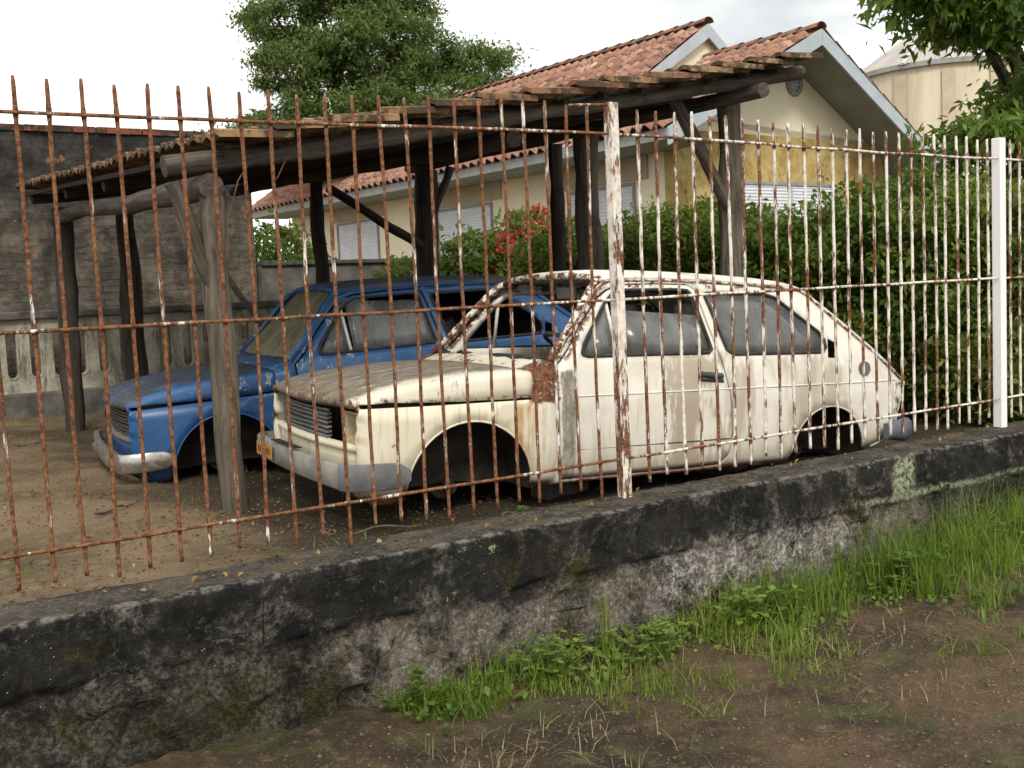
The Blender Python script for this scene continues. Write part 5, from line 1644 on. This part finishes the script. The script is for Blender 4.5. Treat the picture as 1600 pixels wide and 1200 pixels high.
# ------------------------------------------------------------------ grass, weeds, litter
def blades(name, base, hgt, wid, mat, lean=.5):
    n = len(base)
    a = RNG.random(n)*2*np.pi; d = np.stack([np.cos(a), np.sin(a), np.zeros(n)], 1)
    s = np.stack([-np.sin(a), np.cos(a), np.zeros(n)], 1)
    ln = (np.abs(RNG.normal(size=n))*lean+.08)[:, None]; h = hgt[:, None]; w = wid[:, None]
    V = []
    for t in (0, .4, .75, 1.0):
        p = base+d*h*ln*t**1.8+np.array([0, 0, 1.0])*h*(t-.30*ln*t**2)
        ww = w*(1-t)**.7*(1 if t > 0 else .7)
        V.append(p-s*ww); V.append(p+s*ww)
    V = np.stack(V, 1).reshape(-1, 3)
    k = np.arange(n)[:, None, None]*8
    F = (k+np.array([[0, 1, 3, 2], [2, 3, 5, 4], [4, 5, 7, 6]])[None]).reshape(-1, 4)
    return fast_mesh(name, V, F, MAT[mat])
def grass():
    pts = []; hs = []
    # tufts near the wall foot
    for i in range(3000):
        x = random.uniform(1.75, 8.5)
        w = .25+.85*sm(x, 1.8, 2.9)
        y = 3.47-abs(random.gauss(0, .42))*w
        dens = noise.noise(Vector((x*1.9, y*1.9, 3)))+.30*sm(x, 1.7, 3)+.30*sm(y, 3.0, 3.4)+.15*sm(x, 3.5, 5)
        if dens < .07+random.random()*.42 or y < 2.4: continue
        k = random.choice((3, 5, 8, 14, 24)); tall = random.choice((.05, .08, .10, .13, .20))*(.7+.9*sm(x, 2.2, 5))*(.5+.5*sm(y, 2.7, 3.3))
        for _ in range(k):
            px = x+random.gauss(0, .03); py = min(3.49, y+random.gauss(0, .03))
            pts.append((px, py, zstreet(px, py)-.01)); hs.append(tall*random.uniform(.35, 1.35))
    base = np.array(pts); h = np.array(hs)
    tag(link('grass', blades('grass', base, h, RNG.uniform(.0016, .0042, len(h)), 'grass', .55)), 'green grass tufts growing along the foot of the low wall', 'grass', kind='stuff')
    # thin scattered and dry blades
    pts = []; hs = []
    for i in range(2600):
        x = random.uniform(1.6, 7); y = random.uniform(2.3, 3.45)
        if noise.noise(Vector((x*2.3, y*2.3, 8))) < .1 and random.random() < .85: continue
        pts.append((x, y, zstreet(x, y)-.005)); hs.append(random.uniform(.03, .10))
    tag(link('dry_grass', blades('dry_grass', np.array(pts), np.array(hs), RNG.uniform(.0014, .003, len(hs)), 'dry', 1.3)), 'thin dry straw scattered over the mud beside the wall', 'grass', kind='stuff')
    # sparse grass in the yard
    pts = []; hs = []
    for i in range(5000):
        x = random.uniform(.3, 6.5); y = random.uniform(3.85, 11.4)
        if noise.noise(Vector((x*1.1, y*1.1, 21))) < .30 and not (y > 10.6 and random.random() < .5): continue
        pts.append((x, y, zyard(x, y)-.005)); hs.append(random.uniform(.03, .09))
    tag(link('yard_grass', blades('yard_grass', np.array(pts), np.array(hs), RNG.uniform(.002, .005, len(hs)), 'grass', .9)), 'short sparse grass in patches on the dirt of the yard', 'grass', kind='stuff')
grass()

def ground_cover():
    C = []
    for i in range(9000):
        x = random.uniform(1.7, 7.5); y = 3.47-abs(random.gauss(0, .5))
        d = noise.noise(Vector((x*1.6, y*1.6, 13)))+.35*sm(y, 2.7, 3.4)+.12*sm(x, 2, 3)
        if d < .22+.35*random.random()+.5*(1-sm(y, 2.6, 3.0)) or y < 2.4: continue
        C.append((x, y, zstreet(x, y)+random.uniform(.004, .05)*(.3+sm(y, 2.8, 3.4))))
    C = np.array(C)
    tag(link('ground_cover', leaf_mesh('ground_cover', C, .026, 'leaf_near', .75, 2.2)), 'low mat of small round leaves between the grass tufts', 'ground cover', kind='stuff')
ground_cover()

def weed(label, base, n, spread, size, group):
    R = thing('broadleaf_weed', label, 'weed', base, group=group)
    V, F = [], []
    b = B()
    for i in range(n):
        a = random.random()*6.283; r = abs(random.gauss(0, spread)); hh = random.uniform(.03, .16)
        p = Vector((math.cos(a)*r, math.sin(a)*r*.6, hh))
        b.tube([Vector((p.x*.3, p.y*.3, -.02)), p*.6, p], .0018, 4)
        for k in range(3):
            an = a+k*2.1; d = Vector((math.cos(an), math.sin(an), random.uniform(-.1, .45))).normalized(); sd = d.cross(Vector((0, 0, 1))).normalized(); s = size*random.uniform(.6, 1.3)
            q = len(V)
            V += [p, p+d*s*.45+sd*s*.36, p+d*s+Vector((0, 0, -.1*s)), p+d*s*.45-sd*s*.36]
            F.append((q, q+1, q+2, q+3))
    link('foliage', fast_mesh('foliage', np.array(V), np.array(F), MAT['leaf_near']), R)
    b.part('stems', 'leaf_near', R)
for (x, y, n, sp, sz, lb) in ((2.28, 3.30, 70, .13, .034, 'round-leaved weed clump at the wall foot, left edge of the grass'), (2.75, 3.22, 55, .12, .034, 'round-leaved weed in the grass left of the tall blade'),
                              (3.35, 3.24, 60, .13, .045, 'broad-leaved weed in the middle of the grass strip'), (1.78, 3.40, 36, .10, .028, 'small low weed by the broken foot of the wall'), (4.3, 3.2, 60, .16, .045, 'broad-leaved weed towards the right of the grass'),
                              (2.62, 3.92, 30, .07, .03, 'small weed growing inside the fence beside the brick slab'), (5.3, 3.25, 60, .18, .05, 'weed clump among the taller grass at the far right')):
    zb = zstreet(x, y) if y < 3.5 else zyard(x, y)
    weed(lb, (x, y, zb), n, sp, sz, 'weeds along the wall')
# single tall blades that rise against the wall
for (x, y, h_, lb) in ((2.62, 3.36, .42, 'tallest single grass stalk standing against the wall near its middle'), (4.05, 3.38, .38, 'thin seeding grass stalk against the chalky part of the wall')):
    pts = np.array([(x+random.gauss(0, .012), y+random.gauss(0, .01), zstreet(x, y)-.01) for _ in range(14)])
    o = link('grass_stalk', blades('grass_stalk', pts-np.array((x, y, 0)), np.array([h_*random.uniform(.45, 1.0) for _ in range(14)]), np.full(14, .0045), 'grass', .10), loc=(x, y, 0))
    tag(o, lb, 'grass stalk')

# leaf litter and crumbs on wall top and yard
def litter():
    P = []
    for i in range(110):
        x = random.uniform(.4, 6); P.append((x, random.uniform(3.56, 3.77), .572))
    for i in range(260):
        x = random.uniform(.3, 4); y = 3.85+abs(random.gauss(0, 2.2)); P.append((x, y, zyard(x, y)+.015))
    P = np.array(P)
    me = leaf_mesh('leaf_litter', P, .020, 'fallen', .6, 3.0)
    tag(link('leaf_litter', me), 'small dry leaves and crumbs scattered on wall top and dirt', 'litter', kind='stuff')
    # pebbles on both grounds
    V, F = [], []
    ico = [(0, 0, 1), (.9, 0, .1), (0, .9, .1), (-.9, 0, .1), (0, -.9, .1), (0, 0, -.6)]
    tri = [(0, 1, 2), (0, 2, 3), (0, 3, 4), (0, 4, 1), (5, 2, 1), (5, 3, 2), (5, 4, 3), (5, 1, 4)]
    for i in range(7000):
        if i % 2: x = random.uniform(1, 7); y = random.uniform(1.6, 3.3); z = zstreet(x, y)
        else: x = random.uniform(.3, 3.2); y = 3.85+abs(random.gauss(0, 2.0)); z = zyard(x, y)+.01
        s = abs(random.gauss(0, .0055))+.002; a = random.random()*6.28; k = len(V)
        for (px, py, pz) in ico:
            px *= random.uniform(.7, 1.3); V.append((x+s*(px*math.cos(a)-py*math.sin(a)), y+s*(px*math.sin(a)+py*math.cos(a)), z+s*pz*.6))
        F += [tuple(q+k for q in t) for t in tri]
    tag(link('pebbles', fast_mesh('pebbles', np.array(V), np.array(F), MAT['clod'])), 'small stones scattered on the mud and the yard dirt', 'pebbles', kind='stuff')
litter()

# ------------------------------------------------------------------ things under and around the cars
def blocky(name, label, cat, loc, size, rot, mat, group=None, seed=0):
    b = B(); x, y, z = size
    b.box(-x/2, x/2, -y/2, y/2, 0, z)
    o = b.obj(name, mat)
    o.location = loc; o.rotation_euler = rot
    bevel(o, min(size)*.12, 2)
    return tag(o, label, cat, group)
blocky('terracotta_slab', 'pinkish broken terracotta slab leaning under the white door', 'slab', (3.10, 3.99, .40), (.42, .22, .035), (.35, .05, .1), 'terracotta')
def to_world(car, p): return WM[car.name] @ Vector(p)
for car, nm, pts in ((white_car, 'white', ((-.60, -.5, .262, ''), (-.6, .36, .262, ''), (-1.7, .36, .262, ''), (-1.7, -.55, .27, ''))), (blue_car, 'blue', ((-.6, .55, .27, ''), (-.6, -.55, .27, ''), (-1.7, .55, .27, ''), (-1.7, -.55, .27, '')))):
    for i, (x, y, z, _) in enumerate(pts):
        p = to_world(car, (x, y, z)); zg = zyard(p.x, p.y)-.03
        blocky('support_block', 'cement block under the %s sill of the %s car' % (('front right', 'front left', 'rear left', 'rear right')[i] if nm == 'white' else ('front left', 'front right', 'rear left', 'rear right')[i], nm), 'block', (p.x, p.y, zg), (.30, .16, max(.05, p.z-zg-.002)), (0, 0, .1*i), 'block', 'blocks under the %s car' % nm)
# dry fallen palm stalk leaning by the blue car
tag(log((4.05, 9.6, .42), (3.75, 11.3, 2.3), .05, .02, seed=91, bend=.12).obj('dead_trunk', 'bark', True), 'thin dead trunk leaning against the wall behind the blue bonnet', 'trunk')
# twigs
for i, (p, q, lb) in enumerate((((1.15, 5.4), (1.5, 5.8), 'short twig on the dirt left of the near post'), ((1.4, 9.2), (1.9, 9.5), 'twig lying near the far left carport post'), ((1.95, 4.6), (2.4, 4.45), 'twig on the dirt before the white bumper'))):
    z0, z1 = zyard(*p)+.02, zyard(*q)+.025
    tag(log((*p, z0), (*q, z1), .008, .004, 6, 8, .05, seed=i+200).obj('fallen_twig', 'wood', True), lb, 'twig', 'twigs on the yard')
